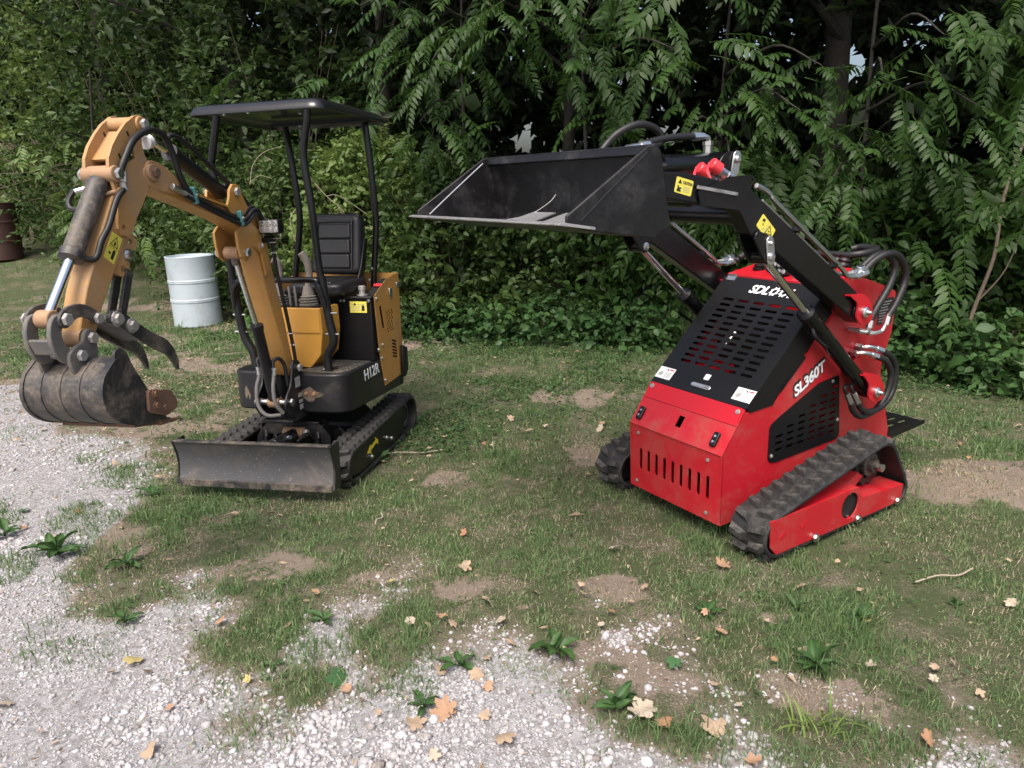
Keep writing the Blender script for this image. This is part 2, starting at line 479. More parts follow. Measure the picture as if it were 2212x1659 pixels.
def dirt(x, y):
    v = np.zeros_like(x)
    n = fbm(x * 4.5, y * 4.5, 44) - .5; n3 = fbm(x * 9, y * 9, 47, 3)
    for cx, cy, rx, ry in DIRT:
        q = np.sqrt(((x - cx) / rx) ** 2 + ((y - cy) / ry) ** 2)
        v = np.maximum(v, sst(1.25, .3, q + n * 2.6) * (.45 + .55 * sst(.38, .55, n3)))
    q = np.sqrt(((x - 2.75) / .66) ** 2 + ((y - 3.72) / .38) ** 2); v = np.maximum(v, sst(1.2, .7, q + n * 1.1))
    band = sst(.9, .1, np.abs(np.interp(x, GX, GY) - y + .15) / .5) * (x < -.9) * .75     # trodden edge of the drive
    v = np.maximum(v, band * sst(.40, .6, fbm(x * 2.1, y * 2.1, 51)))
    return v

BX = np.array([-30, -12, -9, -7, -5.3, -4.2, -3.3, -2.2, -1.1, 1, 3.6, 4.4, 6, 30])
BY = np.array([18, 15.6, 14.4, 12.8, 11.0, 9.85, 9.2, 8.5, 8.25, 7.65, 6.55, 6.0, 5.5, 2])
def edge(x): return np.interp(x, BX, BY)

def axis(lo, hi, step, far):
    a = np.arange(lo, hi, step); g = step * 1.35 ** np.arange(1, 30); g = np.cumsum(g); g = g[g < far]
    return np.concatenate([lo - g[::-1], a, hi + g])
xs, ys = axis(-5.5, 5.0, .045, 300), axis(1.2, 9.5, .05, 400)
gx, gy = np.meshgrid(xs, ys)
gzv = gz(gx, gy)
V = np.stack([gx, gy, gzv], -1).reshape(-1, 3)
nx, ny = len(xs), len(ys)
i0 = (np.arange(ny - 1)[:, None] * nx + np.arange(nx - 1)[None]).ravel()
F = np.stack([i0, i0 + 1, i0 + nx + 1, i0 + nx], 1)

mt, n, l, b = _nodes('yard_soil')
def att(nm):
    a = n.new('ShaderNodeAttribute'); a.attribute_name = nm; return a.outputs['Fac']
f1 = _noise(n, l, 3.0, 8, .7); f2 = _noise(n, l, 26, 6, .7); f3 = _noise(n, l, 130, 4, .75)
soil = _mix(n, l, f2, (0.055, 0.052, 0.036), (0.14, 0.122, 0.088))  # soil tone kept dark to stand for shade between the grass blades
soil = _mix(n, l, _ramp(n, l, f3, .50, .60), soil, (0.30, 0.26, 0.19))
soil = _mix(n, l, _ramp(n, l, f1, .36, .52), soil, _mix(n, l, f3, (0.035, 0.050, 0.022), (0.095, 0.11, 0.055)))
dirtc = _mix(n, l, f2, (0.14, 0.108, 0.084), (0.255, 0.21, 0.17))
dirtc = _mix(n, l, _ramp(n, l, f3, .55, .7), dirtc, (0.37, 0.33, 0.285))
vor = n.new('ShaderNodeTexVoronoi'); vor.inputs['Scale'].default_value = 75
tc = n.new('ShaderNodeTexCoord'); l.new(tc.outputs['Object'], vor.inputs['Vector'])
grav = _mix(n, l, vor.outputs['Color'], (0.19, 0.18, 0.175), (0.42, 0.415, 0.43))
c = _mix(n, l, _ramp(n, l, _math(n, l, 'ADD', att('dirt'), _math(n, l, 'MULTIPLY', _math(n, l, 'SUBTRACT', f2, .5), 1.6)), .32, .62), soil, dirtc)
c = _mix(n, l, _ramp(n, l, _math(n, l, 'ADD', att('gravel'), _math(n, l, 'MULTIPLY', _math(n, l, 'SUBTRACT', f2, .5), 1.4)), .35, .75), _mix(n, l, _ramp(n, l, att('gravel'), 0.0, .4), c, dirtc), grav)
l.new(c, b.inputs['Base Color']); b.inputs['Roughness'].default_value = .95; b.inputs['Specular IOR Level'].default_value = .15

bp = n.new('ShaderNodeBump'); bp.inputs['Strength'].default_value = .8; bp.inputs['Distance'].default_value = .015
l.new(_math(n, l, 'ADD', f2, _math(n, l, 'MULTIPLY', f3, .7)), bp.inputs['Height']); l.new(bp.outputs[0], b.inputs['Normal'])
me = arrmesh('ground', V, F, mt, smooth=True)
for nm, fn in (('gravel', gravel), ('dirt', dirt)):
    a = me.attributes.new(nm, 'FLOAT', 'POINT'); a.data.foreach_set('value', fn(gx, gy).ravel().astype(np.float32))
tag(newobj('ground', me, None), kind='structure')

# ------------------------------------------------------------------ loose stones of the drive (real geometry)
ico = bmesh.new(); bmesh.ops.create_icosphere(ico, subdivisions=1, radius=1)
icoV = np.array([v.co for v in ico.verts]); icoF = np.array([[v.index for v in f.verts] for f in ico.faces]); ico.free()
def rotm(k):
    q = rng.normal(size=(k, 4)); q /= np.linalg.norm(q, axis=1)[:, None]
    a, b_, c_, d = q.T
    return np.stack([np.stack([1 - 2 * (c_ * c_ + d * d), 2 * (b_ * c_ - a * d), 2 * (b_ * d + a * c_)], -1),
                     np.stack([2 * (b_ * c_ + a * d), 1 - 2 * (b_ * b_ + d * d), 2 * (c_ * d - a * b_)], -1),
                     np.stack([2 * (b_ * d - a * c_), 2 * (c_ * d + a * b_), 1 - 2 * (b_ * b_ + c_ * c_)], -1)], 1)
def scatter(cnt, x0, x1, y0, y1, prob):
    x = rng.uniform(x0, x1, cnt); y = rng.uniform(y0, y1, cnt)
    k = (rng.uniform(size=cnt) < prob(x, y)) & (np.abs(x) < y * .74 + .25)
    return x[k], y[k]
xa, ya = scatter(105000, -2.9, 2.3, 1.45, 3.3, lambda x, y: np.clip(gravel(x, y) * (.35 + .75 * sst(.36, .55, fbm(x * 8, y * 8, 37, 3))) + .10 * dirt(x, y) * (y < 2.5), 0, 1) * sst(.04, .25, gravel(x, y) + .3 * dirt(x, y)))
xb, yb_ = scatter(44000, -5.2, -.2, 3.0, 7.5, lambda x, y: gravel(x, y))
x = np.concatenate([xa, xb]); y = np.concatenate([ya, yb_]); k = len(x)
sz = np.exp(rng.normal(math.log(.0042), .50, k)); sz = np.clip(sz, .0022, .015)
big = fbm(x * .9, y * .9, 77); sz *= .8 + .75 * sst(.4, .7, big)
R = rotm(k)
base = icoV[None] * (1 + rng.uniform(-.38, .38, (k, 12, 1))) * rng.uniform(.5, 1.25, (k, 1, 3))
P = np.einsum('kij,knj->kni', R, base); P[:, :, 2] *= .72
P *= sz[:, None, None]; P[:, :, 0] += x[:, None]; P[:, :, 1] += y[:, None]; P[:, :, 2] += (gz(x, y) + sz * .1)[:, None]
FF = (icoF[None] + (np.arange(k) * 12)[:, None, None]).reshape(-1, 3)
tint = np.repeat(np.clip(rng.normal(.5, .24, k), 0, 1), 12)
mt, n, l, b = _nodes('crushed_limestone')
a = n.new('ShaderNodeAttribute'); a.attribute_name = 'tint'
cr = n.new('ShaderNodeValToRGB'); e = cr.color_ramp.elements
e[0].color = (0.19, 0.17, 0.16, 1); e[1].color = (0.53, 0.53, 0.56, 1)
q = cr.color_ramp.elements.new(.22); q.color = (0.33, 0.32, 0.33, 1)
q = cr.color_ramp.elements.new(.6); q.color = (0.385, 0.38, 0.40, 1)
l.new(a.outputs['Fac'], cr.inputs[0])
l.new(_mix(n, l, _ramp(n, l, _noise(n, l, 160, 4), .5, .7), cr.outputs[0], (0.42, 0.37, 0.33)), b.inputs['Base Color'])
b.inputs['Roughness'].default_value = .85; b.inputs['Specular IOR Level'].default_value = .25
me = arrmesh('gravel', P.reshape(-1, 3), FF, mt, tint)
tag(newobj('gravel', me, None), kind='stuff')

# ------------------------------------------------------------------ grass, dead grass and small ground cover
def blades(name, x, y, h, wd, mat, tint, lean=.55, mid=.55):
    k = len(x); az = rng.uniform(0, 2 * PI, k); th = np.abs(rng.normal(0, lean, k)); z = gz(x, y)
    dx, dy = np.cos(az), np.sin(az); sx, sy = -dy, dx
    fa = rng.uniform(0, 2 * PI, k); sx, sy = np.cos(fa), np.sin(fa)
    p0 = np.stack([x, y, z - .004], 1); side = np.stack([sx, sy, np.zeros(k)], 1) * (wd / 2)[:, None]
    d1 = np.stack([dx * np.sin(th * .6), dy * np.sin(th * .6), np.cos(th * .6)], 1)
    th2 = np.clip(th * 1.9, 0, 1.9); d2 = np.stack([dx * np.sin(th2), dy * np.sin(th2), np.cos(th2)], 1)
    pm = p0 + d1 * (h * mid)[:, None]; pt = pm + d2 * (h * (1 - mid))[:, None]
    V = np.stack([p0 - side, p0 + side, pm + side * .8, pm - side * .8, pt], 1).reshape(-1, 3)
    o = np.arange(k)[:, None] * 5
    F4 = o + np.array([[0, 1, 2, 3]]); F3 = o + np.array([[3, 2, 4]])
    me = arrmesh(name, V, [F4, F3], M[mat], np.repeat(tint, 5))
    return tag(newobj(name, me, None), kind='stuff')

def grassp(x, y):
    g = (1 - gravel(x, y)) * (1 - .90 * dirt(x, y))
    g *= (.30 + .70 * sst(.32, .52, fbm(x * 1.9, y * 1.9, 61))) * (.22 + .78 * sst(.38, .54, fbm(x * 8, y * 8, 71, 3)))
    tuft = gravel(x, y) * sst(.48, .58, fbm(x * 5.2, y * 5.2, 83, 3)) * sst(.34, .50, fbm(x * 1.1 + 9, y * 1.1, 87)) * sst(1.75, 2.05, y + .25 * x) * .8   # tufts in the gravel
    return np.clip(np.maximum(g, tuft), 0, 1) * (y < edge(x) + .4)
near = scatter(300000, -3.2, 3.6, 1.5, 4.4, grassp)
far = scatter(230000, -6.2, 5.4, 4.2, 9.6, lambda x, y: grassp(x, y) * .95)
fleft = scatter(60000, -13, -3, 9, 16, lambda x, y: grassp(x, y))
x = np.concatenate([near[0], far[0], fleft[0]]); y = np.concatenate([near[1], far[1], fleft[1]]); k = len(x)
dist = np.hypot(x, y)
lush = fbm(x * 1.6, y * 1.6, 91)
h = np.exp(rng.normal(math.log(.023), .45, k)) * (.6 + .9 * sst(.35, .7, lush)) * (.7 + .75 * sst(.45, .62, fbm(x * 8, y * 8, 71, 3))) * np.where(dist > 8, 1.1, 1)
h *= 1 - .2 * gravel(x, y); h *= 1 + .5 * (rng.uniform(size=k) < .06)
wd = rng.uniform(.0022, .0048, k) * np.where(dist > 4.3, 1.5, 1) * np.where(dist > 8, 2, 1)
tint = np.clip(.60 - .75 * (lush - .35) + rng.normal(0, .30, k), 0, 1)
blades('grass', x, y, h, wd, 'grass', tint, lean=.8)
sx, sy = scatter(190000, -3.2, 3.6, 1.5, 4.6, lambda x, y: np.clip((1 - gravel(x, y)) * (.45 + .45 * dirt(x, y)) * sst(.34, .56, fbm(x * 3.6, y * 3.6, 101)) + .02 * gravel(x, y), 0, 1))
tx, ty = scatter(130000, -6, 5, 4.4, 9.4, lambda x, y: (1 - gravel(x, y)) * (.25 + .6 * dirt(x, y)) * sst(.40, .6, fbm(x * 1.6, y * 1.6, 111)))
x = np.concatenate([sx, tx]); y = np.concatenate([sy, ty]); k = len(x)
blades('dead_grass', x, y, rng.uniform(.010, .040, k), rng.uniform(.0018, .0038, k) * np.where(y > 4.4, 1.5, 1), 'straw', rng.uniform(0, 1, k), lean=1.25)

LEAF6 = np.array([[0, 0, 0], [.5, .30, .06], [.5, 0, 0], [.5, -.30, .06], [1, 0, -.05]])      # folded leaf: base, side, rib, side, tip
LF = np.array([[0, 2, 1], [0, 3, 2], [1, 2, 4], [2, 3, 4]])
def leafcloud(P, D, N, L, Wd, curl=0.0):
    """many folded leaves: positions, direction, normal, length, width"""
    D = D / np.linalg.norm(D, axis=1)[:, None]
    Sx = np.cross(N, D); Sx /= np.linalg.norm(Sx, axis=1)[:, None] + 1e-9; N = np.cross(D, Sx)
    T = LEAF6[None]
    V = P[:, None] + D[:, None] * (T[..., 0:1] * L[:, None, None]) + Sx[:, None] * (T[..., 1:2] * Wd[:, None, None] * 1.66) + N[:, None] * (T[..., 2:3] * L[:, None, None] * 1.6)
    F = (LF[None] + (np.arange(len(P)) * 5)[:, None, None]).reshape(-1, 3)
    return V.reshape(-1, 3), F
LEAF8 = np.array([[0, 0, 0], [.26, .20, .035], [.26, 0, -.01], [.26, -.20, .035], [.62, .19, .01], [.62, 0, -.035], [.62, -.19, .01], [1, 0, -.12]])
LF8 = np.array([[0, 2, 1], [0, 3, 2], [1, 2, 5], [1, 5, 4], [2, 3, 6], [2, 6, 5], [4, 5, 7], [5, 6, 7]])
def leafcloud8(P, D, N, L, Wd):
    D = D / np.linalg.norm(D, axis=1)[:, None]
    Sx = np.cross(N, D); Sx /= np.linalg.norm(Sx, axis=1)[:, None] + 1e-9; N = np.cross(D, Sx)
    V = P[:, None] + D[:, None] * (LEAF8[None, :, 0:1] * L[:, None, None]) + Sx[:, None] * (LEAF8[None, :, 1:2] * Wd[:, None, None] * 2.5) + N[:, None] * (LEAF8[None, :, 2:3] * L[:, None, None] * 1.5)
    return V.reshape(-1, 3), (LF8[None] + (np.arange(len(P)) * 8)[:, None, None]).reshape(-1, 3)
def rdir(k, zb=0.0, zs=1.0):
    v = rng.normal(size=(k, 3)); v[:, 2] = v[:, 2] * zs + zb
    return v / np.linalg.norm(v, axis=1)[:, None]
# clover and creeping weeds in the lawn
cx, cy = scatter(170000, -6, 5, 2.0, 9.2, lambda x, y: (1 - gravel(x, y)) * (1 - dirt(x, y)) * np.clip(sst(.50, .62, fbm(x * 1.2, y * 1.2, 121)) * sst(2.4, 5.0, y) + .10 + .35 * sst(-1.6, -.2, y - edge(x)), 0, 1))
k = len(cx)
P = np.stack([cx, cy, gz(cx, cy) + rng.uniform(.006, .035, k)], 1); N = rdir(k, 1.6, .5); D = rdir(k, 0, .3)
L = rng.uniform(.013, .032, k) * (1 + .45 * (cy > 4.5))
Vc, Fc = leafcloud(P, D, N, L, L * .42)
tag(newobj('ground_cover', arrmesh('ground_cover', Vc, Fc, M['leaf_weed'], np.repeat(rng.uniform(0, .9, k), 5)), None), kind='stuff')

# small crumbs of dead leaves worked into the lawn and the worn ground
lx, ly = scatter(85000, -6.5, 5, 1.6, 9.6, lambda x, y: np.clip(.05 + .10 * dirt(x, y) + .5 * sst(.9, .2, np.hypot((x + 3.0) / 1.9, (y - 6.2) / 1.7)) * sst(.42, .58, fbm(x * 2.4, y * 2.4, 141)) + .35 * sst(-1.1, -.1, y - edge(x)) * sst(.45, .6, fbm(x * 1.5, y * 1.5, 143)), 0, 1) * (y < edge(x) + .3))
k = len(lx)
P = np.stack([lx, ly, gz(lx, ly) + rng.uniform(.006, .022, k)], 1); N = rdir(k, 1.2, .6); D = rdir(k, 0, .25)
L = np.exp(rng.normal(math.log(.020), .45, k)) * np.where(ly > 4.5, 1.5, 1)
Vc, Fc = leafcloud(P, D, N, L, L * rng.uniform(.2, .45, k))
M['litter'] = leafmat('dead_leaf_crumbs', (0.16, 0.10, 0.065), (0.46, 0.37, 0.26), .1, .85)
tag(newobj('leaf_litter', arrmesh('leaf_litter', Vc, Fc, M['litter'], np.repeat(rng.uniform(0, 1, k), 5)), None), kind='stuff')
# ------------------------------------------------------------------ far wood (one mass, behind everything)
def sprigs(k, cen, spread, leaves, L0, jitter=.3, droop=.25):
    """twigs with leaves set along them: returns per-leaf position, direction, normal, length"""
    c = np.repeat(cen, leaves, 0); kk = len(c)
    d = rdir(len(cen), -droop, .6); t = np.tile(np.linspace(.05, 1, leaves), len(cen))
    d = np.repeat(d, leaves, 0)
    side = rdir(kk, -.1, .5)
    P = c + d * (t * spread)[:, None] + rng.normal(0, spread * .06, (kk, 3))
    D = d * .55 + side * .85; N = rdir(kk, 1.1, .6)
    return P, D, N, L0 * np.exp(rng.normal(0, jitter, kk))

def gaps(P, G):
    """leave real openings in the far wood at these places (x, z, radius)"""
    keep = np.ones(len(P), bool)
    for a, b, r, f in G:
        a, b = np.array(a, float), np.array(b, float); d = b - a; d /= np.linalg.norm(d)
        q = P - a; q = np.linalg.norm(q - (q @ d)[:, None] * d, axis=1) / (1.4 * r * (.55 + .8 * vnoise(P[:, 0] * 3.1, P[:, 2] * 3.1, 3)))
        keep &= ~((q < 1) & (rng.uniform(size=len(P)) < f))
    return keep

k = 11500
x = rng.uniform(-24, 22, k); dep = rng.uniform(2.2, 8.5, k); z = 12 * rng.uniform(0, 1, k) ** 1.25
P0 = np.stack([x, edge(x) + dep, z + gz(x, edge(x) + dep)], 1)
GAPS = [((.27, 10, 2.28), (.56, 21, 3.0), .34, .95), ((.75, 10, 2.12), (1.7, 21, 2.65), .20, .93), ((2.08, 10, 2.27), (4.37, 21, 2.93), .30, .95), ((4.35, 10, 3.13), (9.14, 21, 4.76), .36, .95), ((4.6, 10, 2.85), (9.7, 21, 4.2), .22, .94),
        ((3.1, 10, 3.31), (6.51, 21, 5.15), .20, .94), ((5.28, 10, 3.49), (11.09, 21, 5.53), .22, .93), ((-3.14, 10, 3.74), (-6.6, 21, 6.04), .24, .93), ((-3.68, 10, 3.15), (-7.73, 21, 4.82), .10, .9), ((6.03, 10, 2.14), (12.67, 21, 2.7), .16, .93), ((-2.2, 10, 3.7), (-4.7, 21, 6.0), .3, .8)]
P, D, N, L = sprigs(k, P0, .75, 8, .215)
keep = gaps(P, GAPS); P, D, N, L = P[keep], D[keep], N[keep], L[keep]
V, F = leafcloud(P, D, N, L, L * .5)
tint = np.repeat(np.clip(.45 + rng.normal(0, .25, len(P)), 0, 1), 5)
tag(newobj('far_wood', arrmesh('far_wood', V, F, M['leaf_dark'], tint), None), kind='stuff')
# deepest layer: coarse foliage that closes the view between the trunks
k = 82000
x = np.where(rng.uniform(size=k) < .82, rng.uniform(-21, 16, k), rng.uniform(-34, 32, k)); dep = rng.uniform(8, 12.5, k); z = np.where(rng.uniform(size=k) < .85, rng.uniform(-.2, 8, k), rng.uniform(8, 15, k))
P = np.stack([x, edge(x) + dep, z], 1)
keep = gaps(P, GAPS); P = P[keep]; k = len(P)
D = rdir(k, -.2, .7); N = rdir(k, .5, .8); L = .41 * np.exp(rng.normal(0, .25, k))
V, F = leafcloud(P, D, N, L, L * .5)
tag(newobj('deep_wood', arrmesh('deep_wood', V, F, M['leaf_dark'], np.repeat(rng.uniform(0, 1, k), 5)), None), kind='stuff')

# ------------------------------------------------------------------ trees with compound leaves
def frond_mesh(seed, pairs, Lr, Ll, mat, droop=.5):
    r = np.random.default_rng(seed); P, D, N, L = [], [], [], []
    pts = []
    for i in range(14):
        t = i / 13; ang = droop * t ** 1.3
        pts.append((pts[-1] + Vector((math.cos(ang), 0, -math.sin(ang))) * Lr / 13) if pts else Vector((0, 0, 0)))
    def at(t):
        i = min(int(t * 13), 12); return pts[i].lerp(pts[i + 1], t * 13 - i), (pts[i + 1] - pts[i]).normalized()
    for j in range(pairs):
        t = .20 + .76 * j / (pairs - 1)
        p, d = at(t); s = math.sin(PI * (.25 + .62 * j / pairs)) ** .6
        for sg in (1, -1):
            y = Vector((0, sg, 0)); a = math.radians(r.uniform(48, 66))
            dd = d * math.cos(a) + y * math.sin(a) + Vector((0, 0, -r.uniform(.18, .5)))
            P.append(p + Vector((0, 0, r.uniform(-.004, .004)))); D.append(dd); N.append(Vector((r.uniform(-.35, .35), -sg * .25, 1)))
            L.append(Ll * s * r.uniform(.85, 1.12))
    p, d = at(1); P.append(p); D.append(d); N.append(Vector((0, .2, 1))); L.append(Ll * .8)
    A = lambda q: np.array([tuple(v) for v in q])
    P, D, N, L = A(P), A(D), A(N), np.array(L)
    # lance-shaped leaflets: 7 verts, folded on the midrib and bent down at the tip
    T = np.array([[0, 0, 0], [.28, .17, .03], [.28, 0, -.0], [.28, -.17, .03], [.66, .135, -.01], [.66, 0, -.035], [.66, -.135, -.01], [1, 0, -.13]])
    fl = np.array([[0, 2, 1], [0, 3, 2], [1, 2, 5], [1, 5, 4], [2, 3, 6], [2, 6, 5], [4, 5, 7], [5, 6, 7]])
    D /= np.linalg.norm(D, axis=1)[:, None]; Sx = np.cross(N, D); Sx /= np.linalg.norm(Sx, axis=1)[:, None]; N = np.cross(D, Sx)
    V = P[:, None] + L[:, None, None] * (D[:, None] * T[None, :, 0:1] + Sx[:, None] * T[None, :, 1:2] * 1.05 + N[:, None] * T[None, :, 2:3])
    F = (fl[None] + (np.arange(len(P)) * 8)[:, None, None]).reshape(-1, 3); V = V.reshape(-1, 3)
    # leaf stalk: three-sided tube
    st = []
    for i, q in enumerate(pts):
        rr = .0042 * (1 - .7 * i / 13)
        st += [(q.x, q.y + rr * math.cos(a), q.z + rr * math.sin(a)) for a in (0.5, 2.6, 4.7)]
    sf = []
    for i in range(13):
        for j in range(3): a, b_ = i * 3 + j, i * 3 + (j + 1) % 3; sf += [(a, b_, b_ + 3), (a, b_ + 3, a + 3)]
    o = len(V); V = np.concatenate([V, np.array(st)]); F = np.concatenate([F, np.array(sf) + o])
    tint = np.concatenate([np.repeat(np.clip(r.normal(.45, .16, len(P)), 0, 1), 8), np.full(len(st), .95)])
    return arrmesh('frond', V, F, M[mat], tint)
FR_T = [frond_mesh(s, p, Lr, Ll, 'leaf_tree', dr) for s, p, Lr, Ll, dr in ((1, 9, .60, .125, .45), (2, 11, .74, .128, .7), (3, 8, .52, .118, .3), (4, 12, .82, .125, .9), (5, 7, .42, .10, .4))]
FR_L = [frond_mesh(s, p, Lr, Ll, 'leaf_light', dr) for s, p, Lr, Ll, dr in ((11, 8, .55, .12, .6), (12, 9, .65, .125, .8), (13, 7, .48, .11, .5))]

def limb(mb, pts, r0, r1, n=8):
    mb.tube(pts, (r0, r1), n=n, sm=5); return mb

def leafy_crown(cx, cy, z0, z1, rad, k, L0, mat, name='crown', parent=None):
    t = rng.uniform(0, 1, k); a = rng.uniform(0, 2 * PI, k); rr = rad * np.sqrt(rng.uniform(.05, 1, k)) * (1 - .55 * t)
    P = np.stack([cx + rr * np.cos(a), cy + rr * np.sin(a), z0 + (z1 - z0) * t], 1)
    cl = fbm(P[:, 0] * .9 + 20, P[:, 2] * .9 + P[:, 1] * .7, 55); P = P[cl > .36]
    keep = gaps(P + np.array([parent.location.x, parent.location.y, parent.location.z]), GAPS); P = P[keep]
    P, D, N, L = sprigs(0, P, L0 * 3.2, 7, L0)
    V, F = leafcloud(P, D, N, L, L * .46)
    return newobj(name, arrmesh(name, V, F, M[mat], np.repeat(np.clip(rng.normal(.4, .25, len(P)), 0, 1), 5)), None, parent)

def compound_tree(loc, tips, hgt, label, r0=.028, lean=(0, 0), fronds=FR_T, crown=True, name='walnut_tree', bark='bark', spread=.55, per=7, mat='leaf_tree', cz=4.6):
    x0, y0 = loc; z0 = float(gz(x0, y0))
    t = empty(name, (x0, y0, z0), label=label, cat='tree', group='trees with long compound leaves at the wood edge')
    O = Vector((x0, y0, z0))
    top = Vector((lean[0], lean[1], hgt))
    tr = [Vector((0, 0, -.1)), Vector((lean[0] * .2 + .03, lean[1] * .2, hgt * .3)), Vector((lean[0] * .6 - .03, lean[1] * .5, hgt * .65)), top]
    limb(MB(), tr, r0, r0 * .35, 10).build('trunk', bark, t)
    for (tx_, ty_, tz_, nf) in tips:
        tip = Vector((tx_, ty_, tz_)) - O
        f = min(.92, max(.18, (tz_ + .25 - z0) / hgt)); i = min(int(f * 3), 2); st = tr[i].lerp(tr[i + 1], f * 3 - i)
        midp = st.lerp(tip, .55) + Vector((0, 0, .22))
        limb(MB(), [st, midp, tip], .018, .005, 6).build('branch', bark, t)
        for q in range(nf):
            u = random.uniform(.45, 1.0) if q else 1.0
            p = (1 - u) ** 2 * st + 2 * u * (1 - u) * midp + u * u * tip
            if q: p += Vector((random.gauss(0, spread * .35), random.gauss(0, spread * .3), random.gauss(-.02, spread * .22)))
            az = random.gauss(-PI / 2, 1.25)       # outwards, to the open side
            o = bpy.data.objects.new('frond', random.choice(fronds)); COL.objects.link(o); o.parent = t
            o.location = p; o.rotation_euler = (random.gauss(0, .3), random.uniform(-.15, .55) + (.5 if random.random() < .22 else 0), az)
            s = random.uniform(.72, 1.12); o.scale = (s, s, s)
    if crown:       # shaded fronds further in
        for q in range(74):
            c_ = random.choice(tips); p = Vector(c_[:3]) - O + Vector((random.gauss(0, .55), random.uniform(.35, 2.0), random.gauss(.05, .55)))
            w_ = p + O
            if not gaps(np.array([[w_.x, w_.y, w_.z - .15]]), [(a_, b_, r_ * 1.5, f_) for a_, b_, r_, f_ in GAPS])[0]: continue
            o = bpy.data.objects.new('frond', random.choice(fronds)); COL.objects.link(o); o.parent = t
            o.location = p; o.rotation_euler = (random.gauss(0, .3), random.uniform(.0, .9), random.gauss(-PI / 2, 1.3))
            s = random.uniform(.8, 1.15); o.scale = (s, s, s)
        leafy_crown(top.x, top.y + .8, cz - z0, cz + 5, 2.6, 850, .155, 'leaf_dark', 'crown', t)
    return t

compound_tree((-.6, 9.4), [(-1.4, 7.7, 3.35, 8), (-.7, 7.4, 2.8, 8), (-.1, 7.2, 3.2, 8), (-.9, 7.9, 2.3, 7)], 5.2, 'tree with drooping compound leaves behind the black canopy of the digger', lean=(.2, -.5))
compound_tree((.9, 8.9), [(.35, 6.2, 3.1, 8), (.95, 6.0, 3.15, 9), (.6, 6.8, 2.75, 8), (1.5, 6.6, 2.7, 8), (1.2, 7.2, 2.3, 7)], 5.4, 'tree whose bright drooping leaves hang at top centre above the black bucket', lean=(-.1, -.7))
compound_tree((2.3, 8.6), [(1.9, 6.4, 2.6, 8), (2.4, 6.3, 2.2, 9), (2.0, 6.8, 1.8, 8), (1.55, 6.8, 2.0, 7), (2.7, 6.7, 2.6, 8)], 5.0, 'tree with hanging compound leaves behind the arms of the red loader', lean=(.1, -.6))
compound_tree((3.7, 8.0), [(3.0, 6.2, 2.4, 8), (3.3, 6.0, 1.9, 8), (2.7, 6.4, 1.55, 7), (3.5, 6.3, 2.75, 8), (3.8, 6.2, 2.2, 7)], 5.0, 'tree with compound leaves left of the pale sapling at right', lean=(-.1, -.5))
compound_tree((5.2, 7.2), [(4.1, 5.5, 1.95, 8), (4.5, 5.4, 2.45, 8), (4.35, 5.6, 1.55, 8), (3.9, 5.7, 1.5, 6), (4.6, 5.3, 3.1, 7)], 4.8, 'tree with broad light green compound leaves at the right edge', lean=(-.3, -.5))
compound_tree((-6.6, 11.9), [(-6.0, 10.6, 1.5, 7), (-5.3, 10.4, 1.9, 7), (-6.4, 10.6, 2.2, 7), (-5.7, 10.2, .95, 7), (-4.9, 10.0, 1.15, 6), (-4.5, 9.05, 1.12, 6)], 3.1, 'small sumac-like tree with pale compound leaves left of the blue barrel', fronds=FR_L, crown=False, lean=(.5, -.4), r0=.04)

# big dark trunks standing in the wood, crowns mostly above the picture
def big_tree(x, y, r, lean, label, h=9.0, crown_n=1200):
    z0 = float(gz(x, y))
    t = empty('tall_tree', (x, y, z0), label=label, cat='tree', group='tall dark trunks inside the wood')
    mb = MB(); limb(mb, [(0, 0, -.2), (lean * .25, 0, 1.2), (lean * .6, .1, 3.2), (lean, .2, h * .7)], r, r * .6, 12)
    mb.build('trunk', 'bark', t)
    for k_ in range(4):
        a = random.uniform(0, 2 * PI); zz = random.uniform(3.0, 5.5); L_ = random.uniform(1.4, 2.6)
        limb(MB(), [(lean * zz / 6, 0, zz), (lean * .6 + math.cos(a) * L_ * .5, math.sin(a) * L_ * .5, zz + .5), (lean * .6 + math.cos(a) * L_, math.sin(a) * L_, zz + .75)], r * .3, r * .1, 7).build('limb', 'bark', t)
    leafy_crown(lean, 0, 3.7, h + 2, 3.4, crown_n, .165, 'leaf_dark', 'crown', t)
for a in [(4.15, 9.6, .20, -.1, 'thick dark trunk in the wood above the red loader at top right'),
          (.75, 11.0, .11, .3, 'thin dark trunk in the wood behind the black loader bucket'),
          (-3.9, 12.6, .14, -.9, 'leaning trunk in the wood behind the yellow boom'),
          (-8.2, 15.6, .17, .2, 'dark trunk in the wood behind the dark red drum'),
          (6.3, 9.0, .15, .2, 'dark trunk in the wood at the right edge'),
          (-1.9, 11.4, .13, .15, 'dark trunk in the wood behind the black canopy')]:
    big_tree(*a)

# pale sapling with a bent bare stem on the right
t = empty('sapling', (3.95, 6.15, float(gz(3.95, 6.15))), label='slender pale sapling with a bare bent stem at right behind the loader', cat='sapling')
limb(MB(), [(-.05, 0, -.05), (.02, .02, .5), (.12, .0, 1.0), (.16, .05, 1.5), (.28, .05, 2.1), (.24, .05, 2.6), (.27, .1, 3.3)], .018, .008, 8).build('stem', 'bark_pale', t)
limb(MB(), [(.05, .02, .62), (.2, -.05, .9), (.27, -.1, 1.3)], .008, .004, 6).build('branch', 'bark_pale', t)

